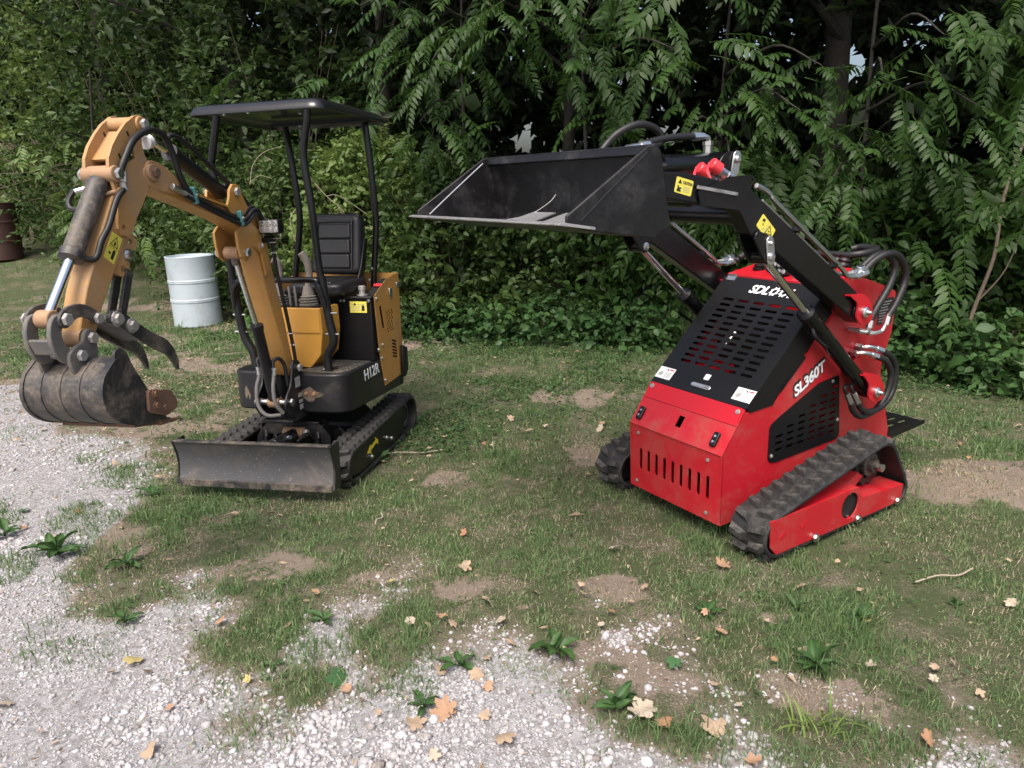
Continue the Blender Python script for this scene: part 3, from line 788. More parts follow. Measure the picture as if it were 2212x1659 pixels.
# ------------------------------------------------------------------ shrubs along the wood edge
def shrub(x, y, rad, hgt, k, L0, mat, label, name='shrub', tintm=.45, fill=.6, asp=.5, group='shrubs along the wood edge'):
    z0 = float(gz(x, y))
    t = empty(name, (x, y, z0), label=label, cat='shrub', group=group)
    u = rng.uniform(0, 1, k); a = rng.uniform(0, 2 * PI, k)
    zz = hgt * rng.uniform(.02, 1, k); prof = np.sqrt(np.clip(1 - (zz / hgt * 1.02 - .28) ** 2 / .56, .03, 1))
    rr = rad * prof * (fill * np.sqrt(u) + (1 - fill))
    lump = .72 + .55 * fbm(a * 1.6 + 5 + x, zz * 1.7, int(abs(x * 13)) + 3, 3)
    P = np.stack([rr * lump * np.cos(a), rr * lump * np.sin(a), zz], 1)
    cl = fbm(P[:, 0] * 2.1 + x, P[:, 2] * 2.1 + P[:, 1], 9, 3); P = P[cl > .36]
    nl = 7
    tt = np.repeat(np.clip(tintm + .9 * (fbm(P[:, 0] * 3 + x, P[:, 2] * 3, 19, 2) - .5), 0, 1), nl)
    L0 = L0 * (1.2 if name == 'shrub' else .92)
    P, D, N, L = sprigs(0, P, L0 * 3.0, nl, L0)
    keep = gaps(P + np.array([x, y, z0]), GAPS); P, D, N, L, tt = P[keep], D[keep], N[keep], L[keep], tt[keep]
    near_ = math.hypot(x, y) < 10.4; nv = 8 if near_ else 5
    V, F = leafcloud8(P, D, N, L, L * asp) if near_ else leafcloud(P, D, N, L, L * asp)
    newobj('foliage', arrmesh('foliage', V, F, M[mat], np.repeat(np.clip(tt + (.12 if mat == 'leaf_light' else 0) + rng.normal(0, .13, len(P)), 0, 1), nv)), None, t)  # pale leaves tinted up further: backlight put into their colour
    mb = MB()
    for q in range(5):
        a = random.uniform(0, 2 * PI); s = random.uniform(.3, .75)
        limb(mb, [(random.gauss(0, .06), random.gauss(0, .06), -.05), (math.cos(a) * rad * s * .4, math.sin(a) * rad * s * .4, hgt * .4), (math.cos(a) * rad * s, math.sin(a) * rad * s, hgt * .8)], .012, .004, 5)
    mb.build('stems', 'twig_dark', t)
    return t

for a in [
    (-10.6, 16.6, 1.9, 4.6, 900, .10, 'leaf_light', 'tall pale shrub behind the dark red drum at far left'),
    (-8.3, 14.6, 1.5, 2.4, 900, .075, 'leaf_bush', 'dusky shrub with bare twigs right of the dark red drum'),
    (-8.0, 15.6, 2.3, 5.4, 1500, .10, 'leaf_light', 'tall light green shrub at top left above the yellow stick'),
    (-5.6, 13.2, 2.0, 5.2, 1600, .095, 'leaf_bush', 'tall leafy shrub behind the top of the yellow arm'),
    (-3.4, 11.8, 1.9, 4.7, 1700, .088, 'leaf_bush', 'tall leafy shrub between yellow arm and black canopy'),
    (-6.9, 13.1, 1.0, 1.5, 650, .075, 'leaf_bush', 'low dark shrub left of the yellow stick'),
    (-4.1, 10.7, 1.0, 1.9, 1100, .070, 'leaf_bush', 'shrub right behind the pale blue barrel'),
    (-2.9, 10.0, 1.1, 2.2, 1500, .060, 'leaf_bush', 'fine leaved shrub under the black canopy left of the seat'),
    (-1.75, 9.5, 1.1, 2.3, 1700, .055, 'leaf_light', 'fine leaved pale shrub behind the black seat'),
    (-.75, 9.1, 1.1, 2.0, 1500, .060, 'leaf_bush', 'shrub right of the canopy posts'),
    (.35, 9.1, 1.1, 1.75, 1300, .070, 'leaf_bush', 'dark shrub left of the lip of the black bucket'),
    (1.5, 8.7, 1.2, 1.7, 1200, .075, 'leaf_tree', 'dark shrub behind the black bucket'),
    (2.8, 8.3, 1.2, 1.8, 1200, .080, 'leaf_tree', 'dark shrub behind the loader arms'),
    (4.2, 7.5, 1.1, 1.6, 1000, .085, 'leaf_tree', 'dark shrub behind the loader hoses'),
    (5.4, 6.9, 1.0, 1.8, 900, .085, 'leaf_tree', 'dark shrub at the right edge of the wood')]:
    shrub(*a)
# low broad-leaved undergrowth along the foot of the wood
for a in [
    (-2.6, 9.0, .6, .42, 360, .075, 'leaf_weed', 'low undergrowth right of the pale blue barrel'),
    (-1.5, 8.65, .7, .45, 420, .065, 'leaf_bush', 'low undergrowth behind the digger counterweight'),
    (-.6, 8.4, .75, .40, 420, .07, 'leaf_weed', 'low undergrowth in the middle of the wood edge'),
    (.3, 8.2, .8, .42, 460, .075, 'leaf_weed', 'low broad leaved undergrowth under the lip of the black bucket'),
    (1.25, 7.85, .8, .40, 460, .08, 'leaf_weed', 'low broad leaved undergrowth left of the loader hood'),
    (4.05, 5.95, .6, .5, 420, .08, 'leaf_weed', 'low broad leaved undergrowth right of the loader hoses'),
    (4.75, 5.5, .6, .8, 420, .10, 'leaf_light', 'broad leaved undergrowth at the right edge of the picture'),
    (3.5, 6.6, .65, .55, 420, .08, 'leaf_weed', 'low broad leaved undergrowth behind the loader tower')]:
    shrub(*a, name='undergrowth', fill=.9, asp=.62, group='low plants at the foot of the wood')

# tall grass on the bank under the bucket and behind the loader
k = 11000
x = rng.uniform(-.2, 3.4, k); y = edge(x) + rng.uniform(.05, 1.5, k) ** 1.3
keep = fbm(x * 1.4, y * 1.4, 131) > .42; x, y = x[keep], y[keep]; k = len(x)
blades('tall_grass', x, y, rng.uniform(.25, .75, k) * (.6 + .5 * (y - edge(x)).clip(0, 1)), rng.uniform(.008, .016, k), 'tallgrass', np.clip(rng.normal(.45, .25, k), 0, 1), lean=.5)

# dead pale branches in the shrubs behind the canopy, brush at far left
def dead_branch(p0, segs, label, mat='twig', r=.007):
    t = empty('dead_branch', p0, label=label, cat='branch', group='bare dead branches in the shrubs')
    for s in segs: limb(MB(), s, r * .6 * (1 if s is segs[0] else .7), r * .35, 5).build('twig', mat, t)
dead_branch((-2.05, 8.1, 1.70), [[(-.03, 0, .02), (.08, .02, -.12), (.25, .0, -.28), (.38, 0, -.55)], [(.08, .02, -.12), (.22, 0, -.12), (.5, .05, -.32)], [(.2, 0, -.24), (.3, 0, -.42), (.34, 0, -.58)], [(.3, .0, -.4), (.5, 0, -.46), (.64, 0, -.47)]], 'bare pale forked branch between canopy posts above the seat')
dead_branch((-2.35, 8.1, 1.42), [[(.06, 0, .05), (-.03, 0, -.08), (.0, 0, -.3), (.08, 0, -.48)], [(.0, 0, -.25), (.06, 0, -.32)], [(.06, 0, -.44), (.0, 0, -.52)]], 'bare pale hanging twig left of the canopy posts')
dead_branch((-3.05, 8.9, 1.72), [[(0, 0, 0), (.06, 0, .22), (.2, 0, .36), (.4, 0, .42)], [(.0, 0, .02), (.12, 0, .1), (.26, 0, .07)], [(.2, 0, .32), (.3, 0, .26)]], 'bare pale curved twig by the yellow boom cylinder')
for q, (bx_, by_, bz_) in enumerate([(-9.8, 14.2, 2.6), (-9.2, 14.0, 1.6), (-8.7, 13.6, 2.1)]):
    segs = []
    for s in range(12):
        a = random.uniform(-.2, 1.0); L_ = random.uniform(.6, 1.6)
        segs.append([(random.gauss(0, .3), random.gauss(0, .3), random.gauss(0, .3)), (L_ * .5, -.1, -L_ * .2 * a), (L_, -.1 + random.gauss(0, .2), -L_ * a)])
    dead_branch((bx_, by_, bz_), segs, ['tangle of brown twigs high at far left', 'tangle of brown twigs above the dark red drum', 'tangle of brown twigs between drum and pale shrub'][q], 'twig_dark', .010)
# ------------------------------------------------------------------ mini excavator (local: x to picture right, -y towards the camera, z up)
EXC = empty('mini_excavator', EX_LOC, EX_ROT, 'orange yellow mini excavator with black canopy, blade and raised arm', 'excavator')
HX = Matrix.Translation((.03, .85, 0)) @ Matrix.Rotation(-.10, 4, 'Z')
C0 = .02

def hull_loop(circles, n=40, step=.012):
    """belt line round a set of wheels: dense closed polyline of the convex hull"""
    pts = [(c[0] + r * math.cos(2 * PI * k / 72), c[1] + r * math.sin(2 * PI * k / 72)) for c, r in circles for k in range(72)]
    pts = sorted(set(pts))
    def half(ps):
        h = []
        for p in ps:
            while len(h) >= 2 and (h[-1][0] - h[-2][0]) * (p[1] - h[-2][1]) - (h[-1][1] - h[-2][1]) * (p[0] - h[-2][0]) <= 0: h.pop()
            h.append(p)
        return h
    lo, hi = half(pts), half(pts[::-1])
    poly = [Vector(p) for p in lo[:-1] + hi[:-1]]
    out = []
    for a, b in zip(poly, poly[1:] + poly[:1]):
        m_ = max(1, int((b - a).length / step))
        out += [a.lerp(b, i / m_) for i in range(m_)]
    return out

def lug_mesh(name, L, W, H, skew, mat):
    """one tread block: L along the belt (local y), W across (x), H outwards (z), tapered, chevron-skewed"""
    mb = MB(); k = .6
    b = [(-W / 2, -L / 2 - skew), (W / 2, -L / 2 + skew), (W / 2, L / 2 + skew), (-W / 2, L / 2 - skew)]
    t = [(x * .72, y * k) for x, y in b]
    mb.add([(x, y, -.006) for x, y in b] + [(x, y, H) for x, y in t], [(3, 2, 1, 0), (4, 5, 6, 7), (0, 1, 5, 4), (1, 2, 6, 5), (2, 3, 7, 6), (3, 0, 4, 7)])
    o = mb.build('tread_lug', mat); me = o.data; bpy.data.objects.remove(o)
    me.materials.append(M['lug_top'])
    for p_ in me.polygons:
        if all(me.vertices[i].co.z > 0 for i in p_.vertices): p_.material_index = 1
    return me

def make_track(parent, x0, x1, circles, thick, nlug, lugL, lugH, label, skew=.012, lw=.46):
    loop = hull_loop(circles); n = len(loop); xm = (x0 + x1) / 2
    # outward normals
    nor = []
    for i in range(n):
        d = (loop[(i + 1) % n] - loop[i - 1]).normalized(); nor.append(Vector((d.y, -d.x)))
    rings = []
    for p, q in zip(loop, nor):
        i_ = p - q * thick
        rings.append([(x0, p.x, p.y), (x1, p.x, p.y), (x1, i_.x, i_.y), (x0, i_.x, i_.y)])
    tr = MB().rings(rings, closed=True).build('rubber_track', 'rubber', parent, bevel=.004, seg=1, ang=40)
    W = x1 - x0
    ms = [lug_mesh('lug', lugL, W * lw, lugH, sk, 'rubber_lug') for sk in (skew, -skew)]
    acc = [0]
    for i in range(n): acc.append(acc[-1] + (loop[(i + 1) % n] - loop[i]).length)
    T = acc[-1]
    for s in range(nlug):
        for side in (0, 1):
            t = ((s + .5 * side) / nlug * T) % T
            i = next(j for j in range(n) if acc[j + 1] >= t)
            p = loop[i].lerp(loop[(i + 1) % n], (t - acc[i]) / max(1e-6, acc[i + 1] - acc[i])); q = nor[i].lerp(nor[(i + 1) % n], .5).normalized()
            d = Vector((-q.y, q.x))
            o = bpy.data.objects.new('tread_lug', ms[side]); COL.objects.link(o); o.parent = tr
            X = Matrix(((1, 0, 0), (0, d.x, q.x), (0, d.y, q.y))).to_4x4()
            X.translation = (xm + (-1, 1)[side] * W * .245, p.x, p.y)
            o.matrix_local = X
    tr['label'] = label
    return tr

def wheel(name, c, r, x0, x1, mat, parent, teeth=0, holes=0):
    mb = MB()
    if teeth:
        prof = []
        for k in range(teeth):
            for da, rr in ((0, .88), (.22, .9), (.36, 1.0), (.64, 1.0), (.78, .9)): a = 2 * PI * (k + da) / teeth; prof.append((c[0] + r * rr * math.cos(a), c[1] + r * rr * math.sin(a)))
        hl = [circ((c[0] + r * .52 * math.cos(2 * PI * k / holes), c[1] + r * .52 * math.sin(2 * PI * k / holes)), r * .15, 12) for k in range(holes)] if holes else []
        return holed(name, prof, hl, x1 - x0, frame((x1, 0, 0), (0, 1, 0), (0, 0, 1)), mat, parent)
    return mb.lathe([(0, r * .75), (.008, r), (x1 - x0 - .008, r), (x1 - x0, r * .72), (x1 - x0 + .006, r * .3)], (x0, c[0], c[1]), (1, 0, 0), 26).build(name, mat, parent)

EC = [((.315, .085), .112), ((1.365, .115), .140)]
for sx in (1, -1):
    x0, x1 = sorted((sx * .295, sx * .472))
    ck = [((.315, .078), .102), ((1.365, .105), .130), ((.5, .03), .054), ((1.15, .03), .054)]
    make_track(EXC, x0, x1, ck, .022, 38, .038, .021, 'dusty black rubber track, %s' % ('nearer right one' if sx > 0 else 'left one partly behind the blade'))
    a, b_ = (.40, .462) if sx > 0 else (-.462, -.40)
    fr = MB().ext(fillet([(.235, .035), (.235, .12), (.33, .165), (.95, .20), (1.22, .20), (1.245, .15), (1.22, .03), (1.0, .005), (.4, .005)], .02), a, b_)
    fr = fr.build('track_frame', 'black_matt', EXC, bevel=.004)
    X = frame((b_ + .001 if sx > 0 else a - .001, 0, 0), (0, 1, 0), (0, 0, 1))
    if sx > 0:
        holed('arrow_decal', [(.515, .088), (.575, .128), (.570, .112), (.66, .128), (.655, .15), (.705, .118), (.70, .088), (.672, .108), (.572, .088), (.585, .066)], [], .0015, Matrix.Translation((.0025, 0, 0)) @ X, 'yellow_print', fr)
        MB().box(b_ - .002, b_ + .0012, .74, .80, .10, .165).build('opening_shade', 'dark', fr)  # dark plate on the frame face, painted shade of a rectangular hole
        for p in ((.585, .045), (.86, .082), (.95, .05)): MB().bolt((b_, p[0], p[1]), (1, 0, 0), .011, .012).build('bolt', 'zinc', fr)
    wheel('sprocket', (1.365, .105), .115, *((.36, .41) if sx > 0 else (-.41, -.36)), 'grey_link', EXC, teeth=13, holes=6)
    MB().cyl((sx * .30, 1.365, .105), (sx * .425, 1.365, .105), .05).build('drive_motor', 'black_dusty', EXC)
    wheel('idler', (.315, .078), .076, *((.34, .43) if sx > 0 else (-.43, -.34)), 'black_dusty', EXC)
    for y in (.52, .72, .92, 1.12): wheel('track_roller', (y, .018), .038, *((.34, .43) if sx > 0 else (-.43, -.34)), 'black_dusty', EXC)

# undercarriage
ch = MB().ext([(-.295, .10), (.295, .10), (.295, .17), (.20, .27), (-.20, .27), (-.295, .17)], .62, 1.12, 'y').build('chassis', 'black_dusty', EXC, bevel=.006)
X = frame((0, .475, 0), (1, 0, 0), (0, 0, 1))
holed('front_plate', fillet([(-.25, .11), (.25, .11), (.25, .20), (.175, .285), (-.155, .285), (-.23, .20)], .015), [fillet([(-.15, .13), (.15, .13), (.15, .21), (-.15, .21)], .012)], .014, X, 'black_dusty', ch)
MB().box(-.16, .18, .47, .66, .278, .292).build('top_plate', 'black_dusty', ch, bevel=.003)
for x in (-.2, .2): MB().ext([(.47, .11), (.66, .11), (.66, .27), (.47, .27)], x - .006, x + .006).build('side_web', 'black_dusty', ch)
for s in (-1, 1): MB().tube([(s * .16, .55, .26), (s * .24, .66, .22), (s * .3, .8, .18)], .03, n=8).build('cross_leg', 'black_dusty', ch)
MB().cyl((.03, .85, .27), (.03, .85, .375), .20, .22, 32).build('slewing_ring', 'black_dusty', EXC, bevel=.004)

# dozer blade with push arms and lift cylinder
prof = []
for t in np.linspace(0, 1, 11): prof.append((.034 * math.sin(PI * (t * .92 + .03)) - .002 - .012 * t * t, .045 + .255 * t))
back = [(y + .012, z) for y, z in prof[::-1]]
bl = MB().ext(prof + back, -.470, .462).build('dozer_blade', 'blade', EXC, bevel=.002)
for x in (-.482, .462): MB().ext([(y - .004, z) for y, z in prof] + [(.105, .30), (.09, .05)], x, x + .012).build('end_plate', 'black_dusty', bl, bevel=.003)
MB().ext([(prof[-1][0] - .006, .296), (prof[-1][0] + .03, .296), (prof[-1][0] + .03, .306), (prof[-1][0] - .006, .306)], -.468, .46).build('top_edge', 'black_worn', bl, bevel=.002)
MB().ext([(-.004, .035), (.012, .035), (.012, .075), (-.004, .075)], -.468, .46).build('cutting_edge', 'black_worn', bl, bevel=.002)
for x in (-.17, .17): MB().tube([(x, .095, .13), (x, .3, .14), (x, .56, .15)], .028, n=4, sm=1).build('push_arm', 'black_dusty', bl)
bc = MB().cyl((.02, .20, .225), (.045, .47, .225), .036).build('blade_cylinder', 'black_dusty', EXC, bevel=.003)
MB().cyl((.005, .06, .19), (.02, .20, .225), .016).build('rod', 'chrome', bc)
MB().cyl((-.03, .44, .232), (.10, .44, .232), .034, n=20).build('pin_boss', 'tan', bc, bevel=.003)
MB().cyl((.10, .44, .232), (.125, .44, .232), .022, n=6).build('bolt', 'zinc_dusty', bc)
for a, b_ in (((-.02, .34, .2), (-.12, .46, .16)), ((.09, .36, .2), (.16, .50, .15)), ((-.15, .44, .2), (-.17, .47, .12)), ((.19, .44, .2), (.17, .47, .12))):
    MB().tube([a, ((a[0] + b_[0]) / 2, (a[1] + b_[1]) / 2, a[2] + .03), b_], .009).build('hose', 'hose', EXC)
MB().cyl((.05, .30, .232), (.085, .29, .25), .013, n=6).build('hose_fitting', 'zinc', EXC)

# ---- house
plan = fillet([(-.355, -.42), (.418, -.42), (.418, .36), (.25, .44), (-.22, .44), (-.355, .36)], [.11, .13, .05, .1, .1, .05], 7)
dk = MB().ext(plan, .368, .606, 'z').build('deck', 'black_dusty', EXC, bevel=.012, seg=3, X=HX)
floor_ = MB().ext(fillet([(.10, -.38), (.37, -.38), (.40, -.30), (.40, -.02), (.10, -.02)], .03), .604, .612, 'z').build('floor_mat', 'deck_top', dk, X=HX)
for i in range(6): MB().box(.14, .38, -.345 + i * .052, -.325 + i * .052, .612, .6165).build('mat_rib', 'deck_top', dk, X=HX)
MB().ext(stadium((.187, .4875), .10, .036), -.4215, -.405, 'y').build('inspection_slot', 'rust', dk, X=HX)
for x in (.160, .213): MB().cyl((x, -.4225, .4875), (x, -.428, .4875), .011, n=12).build('bolt', 'tan', dk, X=HX)
pl_ = [(.187 + .070 * math.cos(a) * (1 + .25 * math.sin(3 * a + 1)),   .480 + .036 * math.sin(a) * (1 + .3 * math.cos(4 * a))) for a in np.linspace(0, 2 * PI, 30, endpoint=False)]
MB().ext(pl_, -.4206, -.4202, 'y').build('mud_stain', 'mud', dk, X=HX)
MB().ext([(-.262, .50), (-.25, .515), (-.24, .49), (-.225, .455), (-.235, .42), (-.243, .46), (-.258, .43), (-.266, .46)], -.4206, -.4202, 'y').build('mud_stain', 'mud', dk, X=HX)
lettering('model_lettering', 'H12R', .205, .068, HX @ frame((.4192, -.168, .516), (0, 1, .06), (0, 0, 1)), 'white', dk, offset=.012)

sb = MB().box(-.27, .408, 0, .36, .607, 1.004).build('seat_box', 'black_matt', EXC, bevel=.006, X=HX)
MB().box(-.275, .412, -.008, .37, 1.002, 1.016).build('box_lid', 'black_dusty', sb, bevel=.003, X=HX)
MB().box(.262, .378, -.0035, .001, .915, .985).build('warning_sticker', 'sticker_y', sb, X=HX, label='yellow fuel warning sticker')
for z, x0, x1 in ((.968, .275, .30), (.968, .315, .365), (.953, .272, .335), (.940, .272, .332), (.928, .272, .336)): MB().box(x0, x1, -.0042, -.003, z - .002, z + .002).build('sticker_print', 'ink_grey', sb, X=HX)
MB().ext([(.344, .926), (.364, .926), (.364, .956), (.358, .962), (.344, .962)], -.0045, -.003, 'y').build('sticker_pump_symbol', 'ink', sb, X=HX)
MB().ext([(.288, .962), (.298, .978), (.308, .962)], -.0045, -.003, 'y').build('sticker_triangle', 'ink', sb, X=HX)
for x in (.215, -.1):
    MB().box(x - .022, x + .022, -.012, .012, .984, 1.022).build('hinge', 'black', sb, bevel=.003, X=HX)
    for d in (-.012, .012): MB().bolt((x + d, -.012, .990), (0, -1, 0), .006, .006).build('bolt', 'zinc', sb, X=HX)
MB().bolt((.395, -.008, .99), (0, -1, 0), .008, .008).build('bolt', 'zinc', sb, X=HX)
fc = MB().lathe([(0, .035), (.006, .035), (.007, .02), (.03, .02), (.034, .024), (.056, .024), (.062, .016)], (.315, .07, 1.016), (0, 0, 1), 16).build('fuel_cap', 'zinc_dusty', EXC, X=HX)
kn = MB().lathe([(0, .036), (.006, .036), (.008, .012), (.03, .012)], (.365, .20, 1.016), (0, 0, 1), 18).build('battery_isolator', 'zinc', EXC, X=HX)
MB().lathe([(0, .012), (.02, .014), (.022, .03), (.032, .03), (.036, .022)], (.365, .20, 1.042), (0, 0, 1), 14).build('red_knob', 'red_plastic', kn, X=HX)

# yellow side panel with slot, round holes and louvres
out = [(.016, 1.016), (.19, 1.105), (.336, 1.135), (.336, .447), (.094, .424), (.062, .56), (.043, .674)]
holes = [[(.078, .944), (.106, .95), (.138, .802), (.108, .80)]]
for i in range(8):
    for j in range(3):
        holes.append(circ((.185 + j * .033 + (i % 2) * .012, .895 - i * .0185 + j * .004), .0098, 8))
for i in range(6): holes.append(stadium((.268, .692 - i * .021), .075, .0125, math.radians(-18)))
sp = holed('side_panel', out, holes, .0022, HX @ frame((.424, 0, 0), (0, 1, 0), (0, 0, 1)), 'yellow', EXC)
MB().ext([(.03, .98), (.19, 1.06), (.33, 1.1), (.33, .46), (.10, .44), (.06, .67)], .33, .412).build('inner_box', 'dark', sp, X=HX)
for p in ((.044, .999), (.03, .675), (.093, .696), (.073, .612), (.10, .46), (.242, 1.025), (.253, .989)): MB().bolt((.424, p[0], p[1]), (1, 0, 0), .0085, .010).build('bolt', 'zinc', sp, X=HX)
MB().box(.424, .436, .222, .262, 1.0, 1.045).build('lock', 'zinc', sp, X=HX, bevel=.004)
rear = fillet([(.418, .345), (.418, .435), (-.34, .435), (-.34, .345)], [0, .09, .09, 0], 6)
mbq = MB(); rin = [(x * .985, y - .006 if y > .36 else y) for x, y in rear]
mbq.rings([[(x, y, .44) for x, y in rear + rin[::-1]], [(x, y, 1.13) for x, y in rear + rin[::-1]]])
rp = mbq.build('rear_cowl', 'yellow', EXC, X=HX, ang=25)
MB().box(.405, .428, .352, .43, 1.04, 1.07).build('latch', 'zinc', rp, X=HX, bevel=.003)
MB().ext(fillet([(-.335, .30), (.414, .30), (.414, .43), (-.335, .43)], .04), .37, .45, 'z').build('rear_skirt', 'black_matt', EXC, X=HX)
MB().ext([(.35, .655), (.425, .622), (.424, .465), (.385, .43), (.34, .425)], .425, .45).build('corner_bumper', 'black_matt', EXC, bevel=.01, X=HX)
MB().ext([(.05, 1.0), (.19, 1.09), (.33, 1.115), (.33, .45), (.09, .43)], -.345, -.339).build('left_panel', 'yellow', EXC, X=HX)

# yellow control console with levers
co = MB().ext(fillet([(-.19, .625), (.125, .612), (.2, .692), (.222, .83), (.218, .978), (-.19, .978)], .006), -.29, -.07, 'y')
co = co.build('control_console', 'yellow_clean', EXC, bevel=.006, X=HX)
MB().box(-.188, .212, -.296, -.289, .826, .976).build('upper_sheet', 'yellow_clean', co, bevel=.004, X=HX)
MB().box(-.18, .205, -.275, -.085, .976, .982).build('console_top', 'black_matt', co, X=HX)
for lx, ly, hh in ((.085, -.185, 1.30), (-.12, -.185, 1.26)):
    lv = MB().lathe([(0, .058), (.012, .058), (.016, .050), (.026, .056), (.03, .047), (.042, .053), (.046, .043), (.058, .048), (.062, .037), (.074, .036), (.12, .022)], (lx, ly, .980), (-.02, 0, 1), 20).build('control_lever', 'boot', EXC, X=HX)
    MB().tube([(lx, ly, 1.09), (lx + .012, ly + .01, 1.16), (lx + .01, ly, 1.24), (lx - .012, ly - .02, hh)], (.019, .024), n=12).build('lever_grip', 'boot', lv, X=HX)
for lx in (-.02, .02):
    MB().tube([(lx, -.22, .98), (lx - .005, -.22, 1.1)], .008, sm=0).build('small_lever', 'hose_grey', EXC, X=HX)
for i in range(3): MB().tube([(-.25 + i * .04, -.05, 1.02), (-.21 + i * .03, -.1, 1.06), (-.15 + i * .03, -.06, 1.03)], .011).build('hose', 'hose', EXC, X=HX)

# seat
def cushion(cx, cy, cz, wx, wz, th, rot):
    X = Matrix.Translation((cx, cy, cz)) @ Euler(rot).to_matrix().to_4x4(); return X
X = HX @ cushion(.085, .235, 1.335, 0, 0, 0, (math.radians(-9), 0, math.radians(-6)))
sh = fillet([(-.185, -.20), (.185, -.20), (.178, .15), (.15, .19), (-.15, .19), (-.178, .15)], .05, 6)
sbk = MB().ext(sh, -.045, .045, 'y').build('seat_back', 'vinyl', EXC, bevel=.025, seg=4, X=X)
for z0, z1 in ((-.165, -.075), (-.070, .020), (.026, .118)):
    mb = MB().ext(fillet([(-.125, z0), (.125, z0), (.118, z1), (-.118, z1)], .012), -.062, -.035, 'y'); mb.build('back_pad', 'vinyl', sbk, bevel=.012, seg=3, X=X)
MB().tube([(-.137, -.05, -.17), (-.13, -.054, .11), (-.11, -.054, .134), (.11, -.054, .134), (.13, -.054, .11), (.137, -.05, -.17)], .006, sm=3).build('piping', 'vinyl', sbk, X=X)
MB().tube([(-.17, -.03, -.18), (-.168, -.038, .14), (-.14, -.04, .172), (.14, -.04, .172), (.168, -.038, .14), (.17, -.03, -.18)], .007, sm=3).build('piping', 'vinyl', sbk, X=X)
X = HX @ cushion(.09, .06, 1.075, 0, 0, 0, (math.radians(4), 0, math.radians(-6)))
sc_ = MB().ext(fillet([(-.195, -.18), (.195, -.18), (.2, .17), (-.2, .17)], .07, 6), -.035, .04, 'z').build('seat_cushion', 'vinyl', EXC, bevel=.022, seg=4, X=X)
for x in (-.075, .0, .075): MB().ext(fillet([(x - .033, -.13), (x + .033, -.13), (x + .033, .1), (x - .033, .1)], .01), .03, .047, 'z').build('cushion_pad', 'vinyl', sc_, bevel=.008, X=X)
MB().ext([(-.02, 1.05), (.05, 1.05), (.13, 1.17), (.18, 1.36), (.15, 1.37), (.08, 1.2)], .235, .243).build('seat_bracket', 'black_matt', EXC, X=HX @ Matrix.Translation((.03, .09, 0)))
for p in ((.13, 1.17), (.08, 1.10)): MB().bolt((.305, p[0] + .12, p[1]), (1, 0, 0), .007, .008).build('bolt', 'zinc', EXC, X=HX)

# canopy
def post(pts, label=None):
    o = MB().tube(pts, .0215, n=14, sm=7).build('canopy_post', 'black', EXC, X=HX, ang=60); return o
pr = post([(.258, -.32, 2.09), (.25, -.32, 2.02), (.213, -.32, 1.84), (.238, -.32, 1.55), (.25, -.32, 1.27), (.265, -.32, 1.13)])
pr2 = MB().tube([(.262, -.32, 1.17), (.268, -.32, 1.12), (.292, -.32, .92), (.312, -.32, .79), (.268, -.325, .70), (.270, -.33, .61)], .026, n=14, sm=7).build('post_foot', 'black_matt', pr, X=HX, ang=60)
MB().box(.235, .31, -.36, -.28, .606, .618).build('foot_plate', 'black_matt', pr, X=HX)
MB().bolt((.245, -.345, .618), (0, 0, 1), .010, .012).build('bolt', 'zinc', pr, X=HX)
for z in (.955, .83): MB().cyl((.262, -.322, z), (.352, -.322, z), .0065, n=8).build('bolt', 'zinc', pr, X=HX)
pl2 = post([(-.335, -.32, 2.09), (-.345, -.32, 2.03), (-.395, -.32, 1.85), (-.40, -.32, 1.78), (-.355, -.32, 1.31), (-.34, -.32, 1.13)])
MB().tube([(-.342, -.32, 1.15), (-.335, -.32, 1.06), (-.305, -.32, .82), (-.25, -.32, .70), (-.232, -.33, .606)], .026, n=14, sm=7).build('post_foot', 'black_matt', pl2, X=HX, ang=60)
for z in (.935, .83): MB().cyl((-.362, -.322, z), (-.278, -.322, z), .0065, n=8).build('bolt', 'zinc', pl2, X=HX)
post([(.268, .35, 2.09), (.285, .35, 1.9), (.302, .35, 1.6), (.30, .35, 1.42), (.268, .35, 1.15), (.265, .34, 1.01)])
post([(-.312, .35, 2.09), (-.285, .35, 1.85), (-.264, .35, 1.6), (-.267, .35, 1.45), (-.325, .35, 1.15), (-.34, .34, 1.01)])
MB().tube([(-.335, -.33, .97), (-.325, -.345, 1.07), (-.29, -.35, 1.125), (-.24, -.35, 1.142), (.20, -.35, 1.15), (.25, -.35, 1.125), (.275, -.345, 1.05), (.285, -.33, .97)], .018, n=12).build('grab_bar', 'black', EXC, X=HX, ang=60)
# roof shell: rolled rim, crowned top, hollow underside
RC = (-.085, .085)
def rloop(ix, z, rr, up_=0):
    hx, hy = .445 - ix, .435 - ix
    return [(RC[0] + x, RC[1] + y, z) for x, y in fillet([(-hx, -hy), (hx, -hy), (hx, hy), (-hx, hy)], rr, 6)]
rf = MB().rings([rloop(.016, 2.094, .075), rloop(0, 2.092, .085), rloop(.0, 2.100, .085), rloop(.018, 2.136, .08), rloop(.05, 2.152, .07), rloop(.17, 2.164, .05), rloop(.34, 2.170, .03)])
rf.f = [f for f in rf.f if len(f) == 4] + [rf.f[-1]]
rf.rings([rloop(.016, 2.094, .075), rloop(.035, 2.126, .07), rloop(.08, 2.138, .06), rloop(.34, 2.142, .03)], cap=False)
nn = len(rloop(0, 0, .05)); base_i = len(rf.v) - nn; rf.f.append(tuple(range(base_i, base_i + nn)))
roof = rf.build('canopy_roof', 'canopy', EXC, X=HX, ang=50)
for y in (-.32, .35): MB().box(-.40, .30, y - .015, y + .015, 2.095, 2.120).build('roof_bar', 'black_matt', roof, X=HX)
